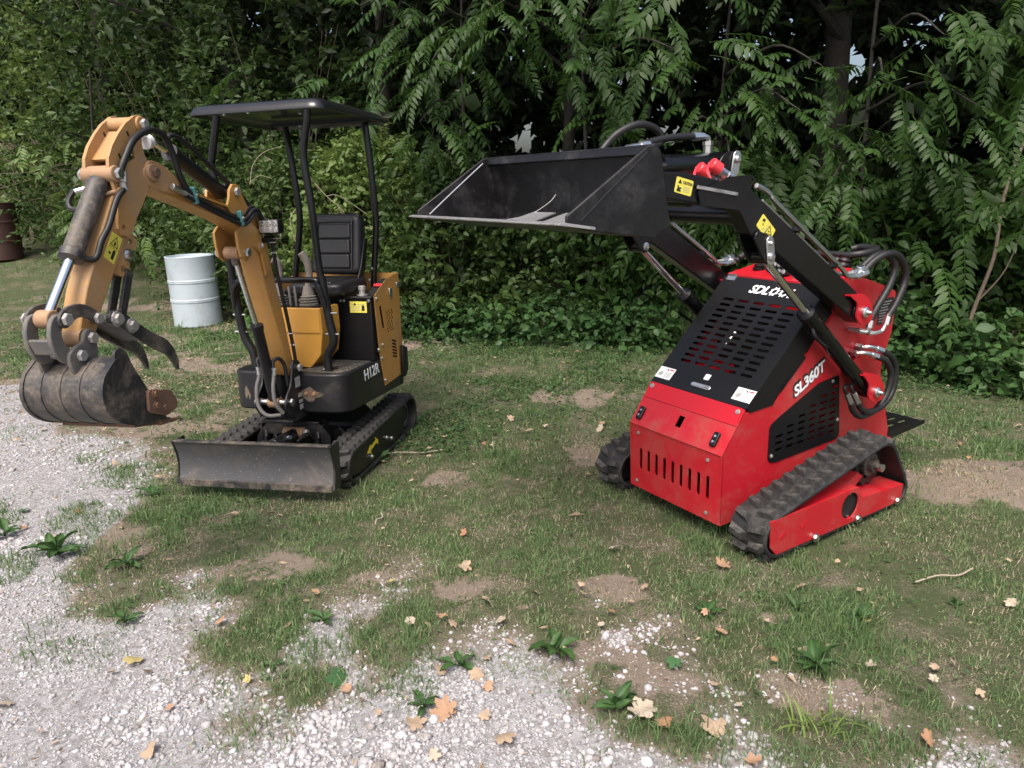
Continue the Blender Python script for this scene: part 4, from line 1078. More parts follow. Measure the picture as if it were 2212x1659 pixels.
for p in ((-.28, -.32), (-.12, -.32), (.13, -.18), (-.2, .35)): MB().cyl((p[0], p[1], 2.094), (p[0], p[1], 2.086), .011, n=10).build('bolt', 'zinc', roof, X=HX)

# ---- swing bracket, boom, stick, bucket (all in the plane x = C0)
for s, x in ((1, .105), (-1, -.075)):
    pr_ = fillet([(.345, .705), (.42, .69), (.455, .60), (.47, .36), (.385, .335), (.27, .38), (.205, .45), (.235, .51), (.30, .56)], .03)
    br = MB().ext(pr_, x, x + .014).build('swing_bracket', 'black_dusty', EXC, bevel=.003)
    if s > 0:
        for z0, z1, y0 in ((.535, .595, .345), (.47, .495, .37), (.435, .455, .375), (.395, .425, .38)): MB().box(x + .014, x + .0155, y0, y0 + .06, z0, z1).build('bracket_label', 'ink_grey', br)
MB().box(-.075, .119, .27, .47, .338, .356).build('bracket_floor', 'black_dusty', EXC, bevel=.003)
MB().cyl((C0 - .05, .44, .35), (C0 - .05, .44, .60), .05, n=20).build('swing_post', 'black_dusty', EXC)
def pin(y, z, xr, r=.020, xl=None, washer=True, parent=EXC, mat='zinc_dusty'):
    xl = 2 * C0 - xr if xl is None else xl
    mb = MB().cyl((xl, y, z), (xr, y, z), r * .72, n=14)
    mb.lathe([(0, r), (.010, r), (.013, r * .85), (.013, r * .3)], (xr, y, z), (1, 0, 0), 6)
    mb.lathe([(0, r), (.008, r), (.022, r * .4)], (xl, y, z), (-1, 0, 0), 6)
    return mb.build('pivot_pin', mat, parent)
pin(.40, .645, .125, .024); pin(.27, .467, .125, .024, mat='zinc')

boom_prof = [(-.700, 1.690), (-.690, 1.725), (-.655, 1.742), (-.61, 1.732), (-.555, 1.712), (-.49, 1.682), (-.39, 1.640), (-.20, 1.583), (.03, 1.535), (.12, 1.522), (.17, 1.512), (.215, 1.480), (.255, 1.40),
             (.285, 1.24), (.325, 1.10), (.372, .925), (.412, .74), (.436, .645), (.420, .605), (.385, .600), (.362, .635), (.302, .84), (.205, 1.095), (.16, 1.25), (.135, 1.318), (.085, 1.408), (-.015, 1.466), (-.155, 1.512), (-.335, 1.557), (-.53, 1.605), (-.672, 1.645)]
boom = MB().ext(boom_prof, -.035, .075).build('boom', 'yellow', EXC, bevel=.006, seg=2, ang=20)
for x in (-.047, .075):     # cheek plates at the tip and lugs
    MB().ext(fillet([(-.715, 1.70), (-.665, 1.752), (-.60, 1.742), (-.54, 1.715), (-.48, 1.675), (-.50, 1.61), (-.685, 1.64)], .02), x, x + .012).build('tip_cheek', 'yellow_dirty', boom, bevel=.002)
    ear = [(-.13, 1.565), (-.105, 1.60), (-.092, 1.645), (-.062, 1.674), (-.025, 1.676), (.005, 1.655), (.02, 1.625), (.05, 1.58), (.085, 1.535), (.06, 1.50), (-.10, 1.535)]
    MB().ext(ear, x + .004, x + .018).build('cylinder_lug', 'yellow', boom, bevel=.002)
    ear = [(.06, 1.50), (-.03, 1.468), (-.066, 1.44), (-.062, 1.37), (-.045, 1.315), (0, 1.290), (.042, 1.308), (.055, 1.36), (.10, 1.36), (.16, 1.32), (.19, 1.2), (.23, 1.25), (.20, 1.42)]
    MB().ext(ear, x + .002, x + .016).build('lift_lug', 'yellow', boom, bevel=.002)
MB().ext([(-.42, 1.635), (.085, 1.525), (.09, 1.518), (-.42, 1.622)], .075, .094).build('hose_ledge', 'yellow', boom)
bs = MB().cyl((-.075, -.663, 1.700), (.10, -.663, 1.700), .036, n=24).build('boom_tip_boss', 'tan', boom, bevel=.004)
pin(-.663, 1.700, .105, .022, mat='rust')
pin(-.04, 1.637, .098, .021); pin(.0, 1.335, .100, .024, mat='zinc')
MB().cyl((-.02, .0, 1.335), (.06, .0, 1.335), .032, n=20).build('rod_eye', 'tan', boom)

bcy = MB().lathe([(0, .028), (.02, .036), (.04, .031), (.44, .031), (.45, .036), (.475, .036)], (C0, .272, .475), Vector((0, .150 - .272, .955 - .475)), 22).build('boom_cylinder', 'black_dusty', EXC)
MB().cyl((C0, .155, .94), (C0, .010, 1.31), .0145, n=18).build('rod', 'chrome', bcy)
MB().cyl((C0, .02, 1.275), (C0, .003, 1.325), .022, n=14).build('rod_end', 'black_worn', bcy)
MB().cyl((C0 - .035, .272, .467), (C0 + .035, .272, .467), .034, n=18).build('cylinder_foot', 'tan', bcy, bevel=.004)
scy = MB().lathe([(0, .03), (.02, .038), (.05, .034), (.40, .034), (.405, .039), (.43, .039)], (C0, -.035, 1.630), Vector((0, -.415 + .035, 1.795 - 1.630)), 24).build('stick_cylinder', 'black_dusty', EXC)
MB().cyl((C0, -.41, 1.793), (C0, -.68, 1.887), .0155, n=18).build('rod', 'chrome', scy)
MB().lathe([(0, .030), (.03, .030)], (C0, -.56, 1.835), (0, -.05, -.01), 16).build('rod_clip', 'sticker_w', scy)

stick_prof = [(-.705, 1.72), (-.655, 1.74), (-.645, 1.69), (-.70, 1.61), (-.774, 1.514), (-.87, 1.395), (-.993, 1.232), (-1.043, 1.16), (-1.075, 1.10), (-1.115, 1.065), (-1.160, 1.062), (-1.176, 1.092), (-1.155, 1.13), (-1.12, 1.205), (-1.095, 1.262), (-.982, 1.452), (-.859, 1.645), (-.80, 1.74)]
stick = MB().ext(stick_prof, -.025, .065).build('stick', 'yellow_dirty', EXC, bevel=.006, ang=20)
ear_prof = [(-.715, 1.918), (-.685, 1.925), (-.662, 1.905), (-.664, 1.875), (-.684, 1.855), (-.690, 1.81), (-.681, 1.767), (-.660, 1.738), (-.635, 1.70), (-.665, 1.655), (-.74, 1.563), (-.783, 1.515), (-.811, 1.47), (-.848, 1.443), (-.882, 1.453), (-.896, 1.476), (-.875, 1.60), (-.89, 1.65), (-.905, 1.69), (-.895, 1.745), (-.866, 1.792), (-.82, 1.842), (-.775, 1.882)]
tri = [(-.745, 1.80), (-.738, 1.752), (-.79, 1.733), (-.775, 1.775)]
for x, nm in ((.079, 'r'), (-.025, 'l')):
    cp = holed('cheek_plate', ear_prof, [tri, circ((-.866, 1.481), .011, 12)], .014, frame((x, 0, 0), (0, 1, 0), (0, 0, 1)), 'yellow_dirty', stick)
    for p in ((-.77, 1.845), (-.835, 1.755)): MB().obox((x + .001, p[0], p[1]), .003, .008, .018, (0.5, 0, 0)).build('slot_mark', 'dark', cp)
MB().add([(-.03, -.745, 1.858), (.07, -.745, 1.858), (.07, -.862, 1.742), (-.03, -.862, 1.742), (-.03, -.735, 1.85), (.07, -.735, 1.85), (.07, -.852, 1.735), (-.03, -.852, 1.735)], [(0, 1, 2, 3), (7, 6, 5, 4), (0, 4, 5, 1), (1, 5, 6, 2), (2, 6, 7, 3), (3, 7, 4, 0)]).build('web_plate', 'yellow_dirty', stick)
MB().cyl((-.035, -.72, 1.885), (.075, -.72, 1.885), .028, n=18).build('head_tube', 'yellow_dirty', stick, bevel=.003)
MB().cyl((.079, -.688, 1.888), (.09, -.688, 1.888), .032, n=22).build('pin_boss', 'yellow_dirty', stick, bevel=.003)
pin(-.688, 1.888, .098, .021)
MB().cyl((-.05, -.878, 1.685), (.09, -.878, 1.685), .032, n=22).build('pin_boss', 'tan', stick, bevel=.004)
pin(-.878, 1.685, .098, .023, mat='zinc')
tm = [(-.83, 1.50), (-.775, 1.435), (-.768, 1.412), (-.785, 1.392), (-.832, 1.376), (-.828, 1.337), (-.845, 1.302), (-.878, 1.288), (-.905, 1.297), (-.94, 1.33)]
for x in (.055, -.03): holed('thumb_mount', tm, [circ((-.808, 1.424), .013, 12), circ((-.872, 1.318), .013, 12)], .014, frame((x, 0, 0), (0, 1, 0), (0, 0, 1)), 'yellow_dirty', stick)
MB().cyl((-.05, -.838, 1.372), (.055, -.838, 1.372), .014, n=12).build('thumb_bolt', 'zinc_dusty', stick)
MB().bolt((.055, -.838, 1.372), (1, 0, 0), .018, .024).build('bolt', 'zinc', stick)
stk = MB().ext([(-.917, 1.466), (-.866, 1.436), (-.936, 1.340), (-.984, 1.374)], .065, .0665).build('warning_sticker', 'sticker_y', stick, label='yellow pictogram warning sticker on the stick')
def inpl(pts, o, u, v): return [(o[0] + a * u[0] + b * v[0], o[1] + a * u[1] + b * v[1]) for a, b in pts]
so, su, sv = (-.984, 1.374), (.048, -.034), (.067, .092)   # across, up
def rim(poly, k):
    c = np.mean(poly, 0); return [tuple(c + (np.array(p) - c) * k) for p in poly]
tr_ = inpl([(.12, .56), (.88, .56), (.5, .96)], so, su, sv)
holed('sticker_triangle', tr_, [rim(tr_, .78)], .0008, frame((.0675, 0, 0), (0, 1, 0), (0, 0, 1)), 'ink', stick)
MB().ext(inpl([(.42, .62), (.6, .62), (.58, .72), (.48, .78)], so, su, sv), .0665, .0674).build('sticker_symbol', 'ink', stick)
MB().ext(inpl([(.55, .1), (.78, .1), (.8, .42), (.65, .48), (.55, .4)], so, su, sv), .0665, .0674).build('sticker_symbol', 'ink', stick)
MB().ext(inpl([(.2, .27), (.32, .34), (.32, .30), (.45, .30), (.45, .24), (.32, .24), (.32, .20)], so, su, sv), .0665, .0674).build('sticker_symbol', 'ink', stick)
MB().ext(inpl([(.05, .495), (.95, .495), (.95, .505), (.05, .505)], so, su, sv), .0665, .0672).build('sticker_line', 'ink', stick)

bk = MB().lathe([(0, .034), (.02, .041), (.05, .038), (.315, .038), (.32, .044), (.352, .044), (.356, .03)], (C0, -.895, 1.66), Vector((0, -1.105 + .895, 1.365 - 1.66)), 26).build('bucket_cylinder', 'black_worn', EXC)
MB().cyl((C0, -1.095, 1.380), (C0, -1.250, 1.175), .0175, n=20).build('rod', 'chrome', bk)
MB().cyl((C0 - .03, -1.253, 1.169), (C0 + .03, -1.253, 1.169), .034, n=18).build('rod_eye', 'tan', bk, bevel=.004)
MB().cyl((C0 - .02, -.90, 1.64), (C0 - .085, -.93, 1.62), .010, n=8).build('port', 'zinc', bk)
MB().tube([(C0 - .085, -.93, 1.625), (C0 - .10, -.95, 1.585), (C0 - .085, -.96, 1.555), (C0 - .04, -.955, 1.55)], .011).build('hose', 'hose', bk)

up_link = [(-1.285, 1.165), (-1.268, 1.195), (-1.235, 1.213), (-1.19, 1.219), (-1.14, 1.208), (-1.095, 1.180), (-1.072, 1.152), (-1.082, 1.132), (-1.105, 1.130), (-1.135, 1.153), (-1.18, 1.170), (-1.225, 1.155), (-1.245, 1.135), (-1.275, 1.140)]
for x in (C0 + .062, C0 - .076): MB().ext(fillet(up_link, .02, 3), x, x + .014).build('upper_link', 'black_worn', EXC, bevel=.003)
lo_link = [(-1.285, 1.185), (-1.305, 1.155), (-1.315, 1.11), (-1.308, 1.065), (-1.285, 1.025), (-1.250, 1.002), (-1.205, 1.005), (-1.195, 1.035), (-1.225, 1.05), (-1.255, 1.085), (-1.262, 1.12), (-1.235, 1.165), (-1.245, 1.19)]
for x in (C0 + .040, C0 - .058): MB().ext(fillet(lo_link, .025, 3), x, x + .018).build('lower_link', 'grey_link', EXC, bevel=.004)
MB().ext([(-1.312, 1.10), (-1.29, 1.045), (-1.275, 1.05), (-1.298, 1.105)], C0 - .04, C0 + .04).build('link_web', 'grey_link', EXC, bevel=.004)
for y, z, r in ((-1.253, 1.169, .024), (-1.103, 1.152, .021)): pin(y, z, C0 + .080, r, mat='zinc_dusty')

# bucket
bprof = [(-1.183, 1.040), (-1.150, 1.054), (-1.118, 1.026), (-1.098, .977), (-1.035, .871), (-.949, .738), (-.931, .712), (-.99, .722), (-1.10, .742), (-1.190, .772), (-1.245, .815), (-1.268, .862), (-1.270, .905), (-1.250, .955), (-1.215, .985), (-1.19, .995)]
bk_pts = [(-1.115, 1.005), (-1.165, 1.015), (-1.215, .985), (-1.250, .955), (-1.270, .905), (-1.268, .862), (-1.245, .815), (-1.190, .772), (-1.10, .742), (-.99, .722), (-.90, .706)]
c2 = np.array(crom([(0, *p) for p in bk_pts], 4))[:, 1:]
cen = np.array([-1.05, .87]); inn = c2 + (cen - c2) / np.linalg.norm(cen - c2, axis=1)[:, None] * .012
bucket = MB().ext([tuple(p) for p in c2] + [tuple(p) for p in inn[::-1]], -.115, .203).build('bucket', 'black_worn', EXC, bevel=.002, ang=25)
for x in (-.126, .204): MB().ext(fillet(bprof, .015, 3), x, x + .010).build('side_plate', 'black_worn', bucket, bevel=.004)
for x in (-.05, .03, .11):
    strip(MB(), c2[6:34], -.003, .0035, cen, x, x + .010).build('wear_strip', 'black_worn', bucket)
for x in (-.1285, .2025): strip(MB(), c2[4:36], -.004, .005, cen, x, x + .0145).build('edge_flange', 'black_worn', bucket)
MB().ext([(-1.12, .748), (-1.0, .722), (-.89, .702), (-.87, .694), (-.87, .688), (-.90, .690), (-1.0, .708), (-1.12, .732)], -.114, .202).build('wear_lip', 'rust', bucket, bevel=.002)
eprof = [(-1.170, 1.108), (-1.148, 1.122), (-1.118, 1.108), (-1.112, 1.07), (-1.120, 1.0), (-1.17, .965), (-1.235, .95), (-1.262, 1.01), (-1.256, 1.046), (-1.215, 1.068), (-1.185, 1.072)]
for x in (C0 + .056, C0 - .072): MB().ext(fillet(eprof, .02, 3), x, x + .016).build('bucket_lug', 'grey_link', bucket, bevel=.004)
pin(-1.143, 1.084, C0 + .078, .022, parent=bucket); pin(-1.209, 1.030, C0 + .078, .022, parent=bucket)
MB().cyl((C0 - .05, -1.143, 1.084), (C0 + .05, -1.143, 1.084), .036, n=20).build('stick_boss', 'tan', EXC)
for i in range(4):
    x = -.110 + i * .092
    MB().add([(x, -.98, .700), (x + .045, -.98, .700), (x + .045, -.98, .722), (x, -.98, .722), (x + .008, -.835, .688), (x + .037, -.835, .688), (x + .037, -.835, .694), (x + .008, -.835, .694)], [(0, 1, 2, 3), (7, 6, 5, 4), (0, 4, 5, 1), (1, 5, 6, 2), (2, 6, 7, 3), (3, 7, 4, 0)]).build('bucket_tooth', 'rust', bucket, bevel=.003)
cut = fillet([(-1.052, .866), (-.918, .836), (-.887, .79), (-.885, .755), (-.955, .735), (-1.062, .776)], .018)
sc2_ = MB().ext(cut, .2175, .231).build('side_cutter', 'rust', bucket, bevel=.003)
for p in ((-1.018, .842), (-1.018, .795), (-.972, .775)): MB().bolt((.231, p[0], p[1]), (1, 0, 0), .013, .012).build('bolt', 'rust', sc2_)

# thumb
th = [(-1.046, 1.165), (-.998, 1.172), (-.955, 1.147), (-.905, 1.108), (-.818, 1.054), (-.735, 1.012), (-.690, .965), (-.668, .90), (-.672, .853), (-.692, .895), (-.732, .942), (-.816, .985), (-.924, 1.050), (-1.004, 1.107), (-1.054, 1.128)]
tb = MB().ext(fillet(th, .02, 3), .088, .106).build('thumb', 'black_worn', EXC, bevel=.003)
thl = [(y + .0, z - .0) for y, z in th]
MB().ext(fillet(thl, .02, 3), -.062, -.044).build('thumb_tine', 'black_worn', tb, bevel=.003)
MB().add([(-.05, -1.0, 1.118), (.09, -1.0, 1.118), (.09, -.84, 1.02), (-.05, -.84, 1.02), (-.05, -.993, 1.128), (.09, -.993, 1.128), (.09, -.833, 1.03), (-.05, -.833, 1.03)], [(0, 1, 2, 3), (7, 6, 5, 4), (0, 4, 5, 1), (1, 5, 6, 2), (2, 6, 7, 3), (3, 7, 4, 0)]).build('cross_plate', 'black_worn', tb)
for p in ((-1.013, 1.137), (-.936, 1.098)):
    MB().cyl((-.06, *p), (.106, *p), .014, n=12).bolt((.106, *p), (1, 0, 0), .021, .020).build('bolt', 'zinc_dusty', tb)
for x in (.0, .05): MB().ext([(-.86, 1.32), (-.825, 1.30), (-.905, 1.125), (-.945, 1.125)], x, x + .014).build('thumb_strut', 'black_worn', tb, bevel=.002)

# ---- work light on the boom
wl = MB().ext(fillet([(.090, 1.425), (.208, 1.425), (.208, 1.500), (.090, 1.500)], .010), .150, .205, 'y').build('work_light', 'black_matt', EXC, bevel=.004)
MB().ext(fillet([(.096, 1.431), (.202, 1.431), (.202, 1.494), (.096, 1.494)], .008), .1475, .1505, 'y').build('lens_plate', 'zinc_dusty', wl)
for i in range(3):
    for j in range(2): MB().lathe([(0, .016), (.003, .0155), (.0045, .010), (.005, .003)], (.114 + i * .035, .1475, 1.446 + j * .033), (0, -1, 0), 16).build('led_lens', 'lens', wl)
MB().tube([(.10, .18, 1.43), (.10, .18, 1.40), (.20, .18, 1.40), (.20, .18, 1.43)], .004, sm=0).build('light_bracket', 'zinc', wl)
MB().cyl((.08, .19, 1.392), (.155, .19, 1.40), .017, n=14).build('light_mount', 'black_matt', wl)
MB().bolt((.092, .16, 1.365), (0, -1, 0), .012, .01).build('bolt', 'zinc', wl)

# ---- hoses and steel lines
def hose(pts, r=.0115, mat='hose', name='hose', parent=EXC, rib=0, sm=6):
    return MB().tube(pts, r, n=9, sm=sm, rib=rib).build(name, mat, parent, ang=60)
hose([(.095, -.855, 1.655), (.098, -.86, 1.70), (.105, -.838, 1.745), (.11, -.788, 1.812), (.11, -.723, 1.850), (.11, -.655, 1.868), (.105, -.575, 1.850), (.10, -.525, 1.785), (.10, -.50, 1.71), (.10, -.46, 1.645), (.098, -.41, 1.608)], .014)
hose([(.095, -.855, 1.63), (.09, -.90, 1.585), (.085, -.955, 1.49), (.08, -1.00, 1.435), (.07, -1.035, 1.37), (.045, -1.085, 1.375)], .012)
for a, b_, r in (((.096, -.852, 1.695), (.096, -.857, 1.655), .017), ((.095, -.857, 1.655), (.095, -.853, 1.625), .0135)): MB().cyl(a, b_, r, n=6).build('hose_fitting', 'zinc_dusty', EXC)
MB().tube([(.09, -.862, 1.63), (.06, -.885, 1.615), (.04, -.91, 1.61)], .008).build('steel_pipe', 'tan', EXC)
for k_, (dz, dx) in enumerate(((0, 0), (-.022, .004), (.012, -.02))):
    hose([(.10 + dx, -.47, 1.632 + dz), (.10 + dx, -.40, 1.606 + dz), (.10 + dx, -.22, 1.549 + dz), (.10 + dx, -.04, 1.502 + dz), (.105 + dx, .02, 1.510 + dz), (.11 + dx, .075, 1.545 + dz), (.11 + dx, .125, 1.548 + dz), (.10 + dx, .19, 1.50 + dz), (.10 + dx, .26, 1.42)], .0105)
for p in ((.108, -.415, 1.612), (.108, -.045, 1.508)):
    cl = MB().obox(p, .026, .018, .075, (.25, 0, 0)).build('hose_clamp', 'teal', EXC, bevel=.003)
    MB().bolt((p[0] + .013, p[1], p[2]), (1, 0, 0), .007, .009).build('bolt', 'zinc', cl)
MB().cyl((.105, -.565, 1.648), (.102, -.50, 1.628), .014, n=8).build('coupler', 'zinc', EXC, bevel=.003)
MB().cyl((.102, -.50, 1.628), (.10, -.43, 1.606), .011, n=8).build('coupler', 'zinc_dusty', EXC)
hose([(.05, -.50, 1.83), (.055, -.45, 1.87), (.06, -.36, 1.845), (.06, -.15, 1.735), (.06, .02, 1.65), (.065, .09, 1.60), (.075, .135, 1.54)], .0105)
hose([(.02, -.02, 1.672), (.03, .06, 1.645), (.05, .125, 1.58), (.07, .15, 1.52)], .0105)
hose([(.085, .285, 1.43), (.09, .295, 1.30), (.09, .315, 1.18), (.09, .37, .97), (.09, .41, .80), (.09, .43, .68), (.08, .44, .62)], .0105)
hose([(.082, .292, 1.40), (.086, .31, 1.22), (.088, .38, .95), (.088, .425, .74), (.08, .45, .61)], .008, 'hose_grey')
for p in ((.09, .288, 1.375), (.09, .292, 1.32), (.09, .398, .85), (.09, .417, .78)): MB().obox(p, .024, .024, .005, (0, 0, 0)).build('cable_tie', 'sticker_w', EXC)
hose([(-.04, .235, .63), (-.045, .20, .56), (-.03, .175, .47), (.02, .17, .415), (.09, .20, .41)], .0115, 'hose_grey')
hose([(.055, .225, .63), (.06, .195, .56), (.075, .18, .48), (.105, .20, .42)], .0115, 'hose_grey')
for p in ((-.04, .235, .635), (.055, .225, .635)): MB().lathe([(0, .013), (.03, .013), (.031, .017), (.045, .017)], p, (0, .1, 1), 6).build('hose_fitting', 'zinc', EXC)
hose([(.055, .228, .68), (.05, .24, .715), (.07, .27, .725), (.085, .30, .68), (.09, .31, .56)], .011)
hose([(-.04, .24, .68), (-.05, .25, .72), (-.02, .27, .735), (-.01, .30, .70)], .011)
MB().cyl((C0 - .105, .27, .467), (C0 - .075, .27, .467), .024, n=6).build('pin_nut', 'zinc', EXC)
# ------------------------------------------------------------------ red stand-on mini loader (same local convention)
LOA = empty('mini_track_loader', LO_LOC, LO_ROT, 'red stand-on mini track loader with raised black bucket and louvred black hood', 'loader')
h = .313
LC = [((.085, .112), .102), ((.845, .245), .132), ((1.015, .083), .075), ((.3, .058), .048)]
for sx in (1, -1):
    x0, x1 = sorted((sx * .385, sx * .585))
    make_track(LOA, x0, x1, LC, .018, 31, .044, .026, 'chunky black rubber track, %s' % ('nearer one' if sx > 0 else 'far one at the left of the body'), skew=.010, lw=.43)
    xa, xb_ = sorted((sx * .455, sx * .583))
    fp = [(.012, .205), (.022, .075), (.06, .032), (.514, .026), (1.03, .022), (1.040, .112), (.735, .130), (.690, .136), (.648, .200)]
    if sx < 0: fp[0:2] = [(.075, .175), (.045, .10)]
    tf = holed('track_frame', fp, [circ((.592, .118), .067, 24)] , .008, frame((.587, 0, 0), (0, 1, 0), (0, 0, 1)) if sx > 0 else frame((-.579, 0, 0), (0, 1, 0), (0, 0, 1)), 'red_dusty', LOA)
    MB().add([(xa, .10, .178), (xb_, .10, .178), (xb_, .648, .200), (xa, .648, .200), (xa, .69, .137), (xb_, .69, .137), (xb_, 1.04, .112), (xa, 1.04, .112), (xa, .10, .172), (xb_, .10, .172), (xb_, .644, .194), (xa, .644, .194), (xa, .688, .131), (xb_, .688, .131), (xb_, 1.04, .106), (xa, 1.04, .106)],
             [(0, 1, 2, 3), (3, 2, 5, 4), (4, 5, 6, 7), (11, 10, 9, 8), (12, 13, 10, 11), (15, 14, 13, 12), (0, 8, 9, 1), (7, 6, 14, 15), (0, 3, 11, 8), (3, 4, 12, 11), (4, 7, 15, 12), (1, 9, 10, 2), (2, 10, 13, 5), (5, 13, 14, 6)]).build('frame_top', 'red_dusty', tf)
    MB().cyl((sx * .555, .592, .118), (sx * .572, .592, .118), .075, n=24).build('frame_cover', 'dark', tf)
    for p in ((.60, .177), (.595, .058)): MB().cyl((sx * .572, *p), (sx * .578, *p), .007, n=8).build('bolt', 'zinc', tf)
    for p in ((.10, .115), (.245, .125)): MB().ext(stadium(p, .05, .022, .5), *sorted((sx * .5872, sx * .5885))).build('pressed_dimple', 'red', tf)
    for y in (.335, .66, .995):
        wheel('track_roller', (y, .058), .034, *sorted((sx * .44, sx * .56)), 'black_dusty', LOA)
        MB().cyl((sx * .55, y, .032), (sx * .595, y, .032), .010, n=8).bolt((sx * .590, y, .032), (sx, 0, 0), .015, .014).build('roller_bolt', 'zinc', LOA)
    wheel('idler', (.085, .112), .08, *sorted((sx * .43, sx * .54)), 'black_dusty', LOA)
    wheel('sprocket', (.845, .245), .115, *sorted((sx * .47, sx * .505)), 'black_dusty', LOA, teeth=12, holes=7)
    MB().lathe([(0, .06), (.02, .06), (.022, .034), (.045, .034), (.047, .018), (.075, .018)], (sx * .50, .845, .245), (sx, 0, 0), 20).build('hub', 'black_worn', LOA)
    MB().cyl((sx * .565, .845, .245), (sx * .583, .845, .245), .021, n=6).build('axle_nut', 'zinc', LOA)
    MB().cyl((sx * .30, .845, .245), (sx * .47, .845, .245), .06, n=18).build('drive_motor', 'black_matt', LOA)
    for y0 in (.2, .55): MB().box(*sorted((sx * .31, sx * .48)), y0, y0 + .09, .06, .13).build('axle_tube', 'red_dusty', LOA)
    MB().ext([(.56, .14), (.74, .23), (.78, .20), (.66, .12)], *sorted((sx * .40, sx * .52))).build('fender_gusset', 'red_dusty', LOA)

# ---- body
X = frame((0, 0, 0), (1, 0, 0), (0, 0, 1))
slots = [stadium((-.235 + i * .463 / 8, .247 - .0), .118, .021, PI / 2) for i in range(9)]
bolts_f = [(-.255, .385), (.225, .385), (-.262, .115), (.225, .115)]
body = holed('front_panel', fillet([(-h, .078), (h, .078), (h, .430), (-h, .430)], .006), slots, .005, frame((0, 0, 0), (1, 0, 0), (0, 0, 1)), 'red_dusty', LOA)
for p in bolts_f: MB().bolt((p[0], -.001, p[1]), (0, -1, 0), .007, .006).build('bolt', 'zinc_dusty', body)
# sloped nose
d0, d1 = Vector((0, -.006, .430)), Vector((0, .138, .630)); v = (d1 - d0); L_ = v.length; v.normalize()
XN = frame(d0, (1, 0, 0), v)
hole = [(-.018, .065), (.018, .065), (.018, .125), (-.018, .125)]
nose = holed('nose_panel', [(-h, 0), (h, 0), (h, L_ - .004), (-h, L_ - .004)], [[(x - .008, y - .005) for x, y in hole]], .005, XN, 'red_dusty', LOA)
for x, y0 in ((-.267, .028), (.240, .028)):
    lt_ = MB().ext(fillet([(x - .017, y0), (x + .017, y0), (x + .017, y0 + .072), (x - .017, y0 + .072)], .01), 0, .016, 'z').build('lamp_housing', 'black', nose, bevel=.004, X=XN)
    for q in (.022, .050): MB().cyl((x, y0 + q, .016), (x, y0 + q, .019), .006, n=10).build('led', 'lens', nose, X=XN)
np_ = holed('nose_cover', [(-h + .004, .155), (h - .004, .155), (h - .012, L_ - .002), (-h + .012, L_ - .002)], [], .004, Matrix.Translation(XN.to_3x3() @ Vector((0, 0, .0045))) @ XN, 'red', LOA)
for x in (-.285, .285): MB().bolt((x, .222, .0045), (0, 0, 1), .009, .008).build('bolt', 'zinc_dusty', np_, X=XN)
side = [(0, .078), (-.008, .430), (.128, .612), (.163, .612), (.335, .614), (.535, .797), (.615, .880), (.741, .988), (.744, 1.156), (.986, 1.141), (1.215, 1.068), (1.255, 1.045), (1.268, 1.010), (1.261, .831), (1.185, .648), (1.325, .273), (1.315, .078)]
grille_o = [(.312, .328), (.312, .508), (.352, .530), (.667, .657), (.826, .672), (.870, .350), (.850, .325), (.36, .310)]
oval = [(.925 + .044 * math.cos(a), .755 + .036 * math.sin(a)) for a in np.linspace(0, 2 * PI, 18, endpoint=False)]
for sx in (1, -1):
    X = frame((h if sx > 0 else -h + .006, 0, 0), (0, 1, 0), (0, 0, 1))
    spn = holed('side_panel', side, [oval, rim(grille_o, .93)], .006, X, 'red_dusty', LOA)
    gh = []
    for c in range(6):
        for r in range(9):
            yy = .375 + c * .082; zz = .375 + r * .0345
            if zz < .47 + (yy - .31) * .40 - .045 + .02 and yy < .80: gh.append(stadium((yy + .01, zz), .054, .0135, .02))
    gx_ = X.copy(); gx_.translation.x += sx * .005
    gp = holed('side_grille', fillet(grille_o, .02), gh, .004, gx_, 'black_matt', spn)
    for p in ((.335, .352), (.775, .648), (.842, .43)): MB().bolt((h * sx + sx * .005, *p), (sx, 0, 0), .007, .006).build('bolt', 'zinc_dusty', gp)
    if sx > 0:
        XT = frame((h + .0012, .478, .630), (0, .226, .105), (0, -.105, .226))
        XT.translation = (h + .0012, .490, .617)
        lettering('model_outline', 'SL360T', .275, .079, Matrix.Translation((0, -.008, -.0085)) @ XT, 'ink', spn, shear=.22, offset=.075, extrude=.0008, space=.92)
        lettering('model_lettering', 'SL360T', .255, .058, Matrix.Translation((.001, 0, 0)) @ XT, 'white', spn, shear=.22, offset=.032, extrude=.0012, space=.95)
    # pivot brackets: open channels carrying arm and cylinder
    for py, pz, oy in ((.796, 1.013, 0), (.965, .583, 1)):
        if oy == 0: o_ = [(.665, 1.110), (.790, 1.098), (.835, 1.070), (.875, 1.0), (.862, .955), (.80, .945), (.738, .985), (.745, 1.06)]
        else: o_ = [(.842, .694), (.985, .665), (1.035, .60), (1.040, .535), (.975, .520), (.905, .555), (.905, .63)]
        XB = frame((sx * .436 if sx > 0 else sx * .428, 0, 0), (0, 1, 0), (0, 0, 1))
        bk_ = holed('pivot_bracket', fillet(o_, .025), [circ((py, pz), .018, 14)], .008, XB, 'red', LOA)
        a_, b2 = o_[0], o_[1]
        MB().ext([a_, b2, (b2[0], b2[1] - .007), (a_[0], a_[1] - .007)], *sorted((sx * h, sx * .43))).build('bracket_top', 'red', bk_)
        MB().ext([b2, o_[2], (o_[2][0] - .006, o_[2][1] - .004), (b2[0] - .003, b2[1] - .008)], *sorted((sx * h, sx * .43))).build('bracket_rear', 'red', bk_)
        MB().lathe([(0, .026), (.012, .026), (.016, .022), (.02, .013), (.04, .008)], (sx * .436, py, pz), (sx, 0, 0), 18).build('pivot_pin', 'zinc', bk_)
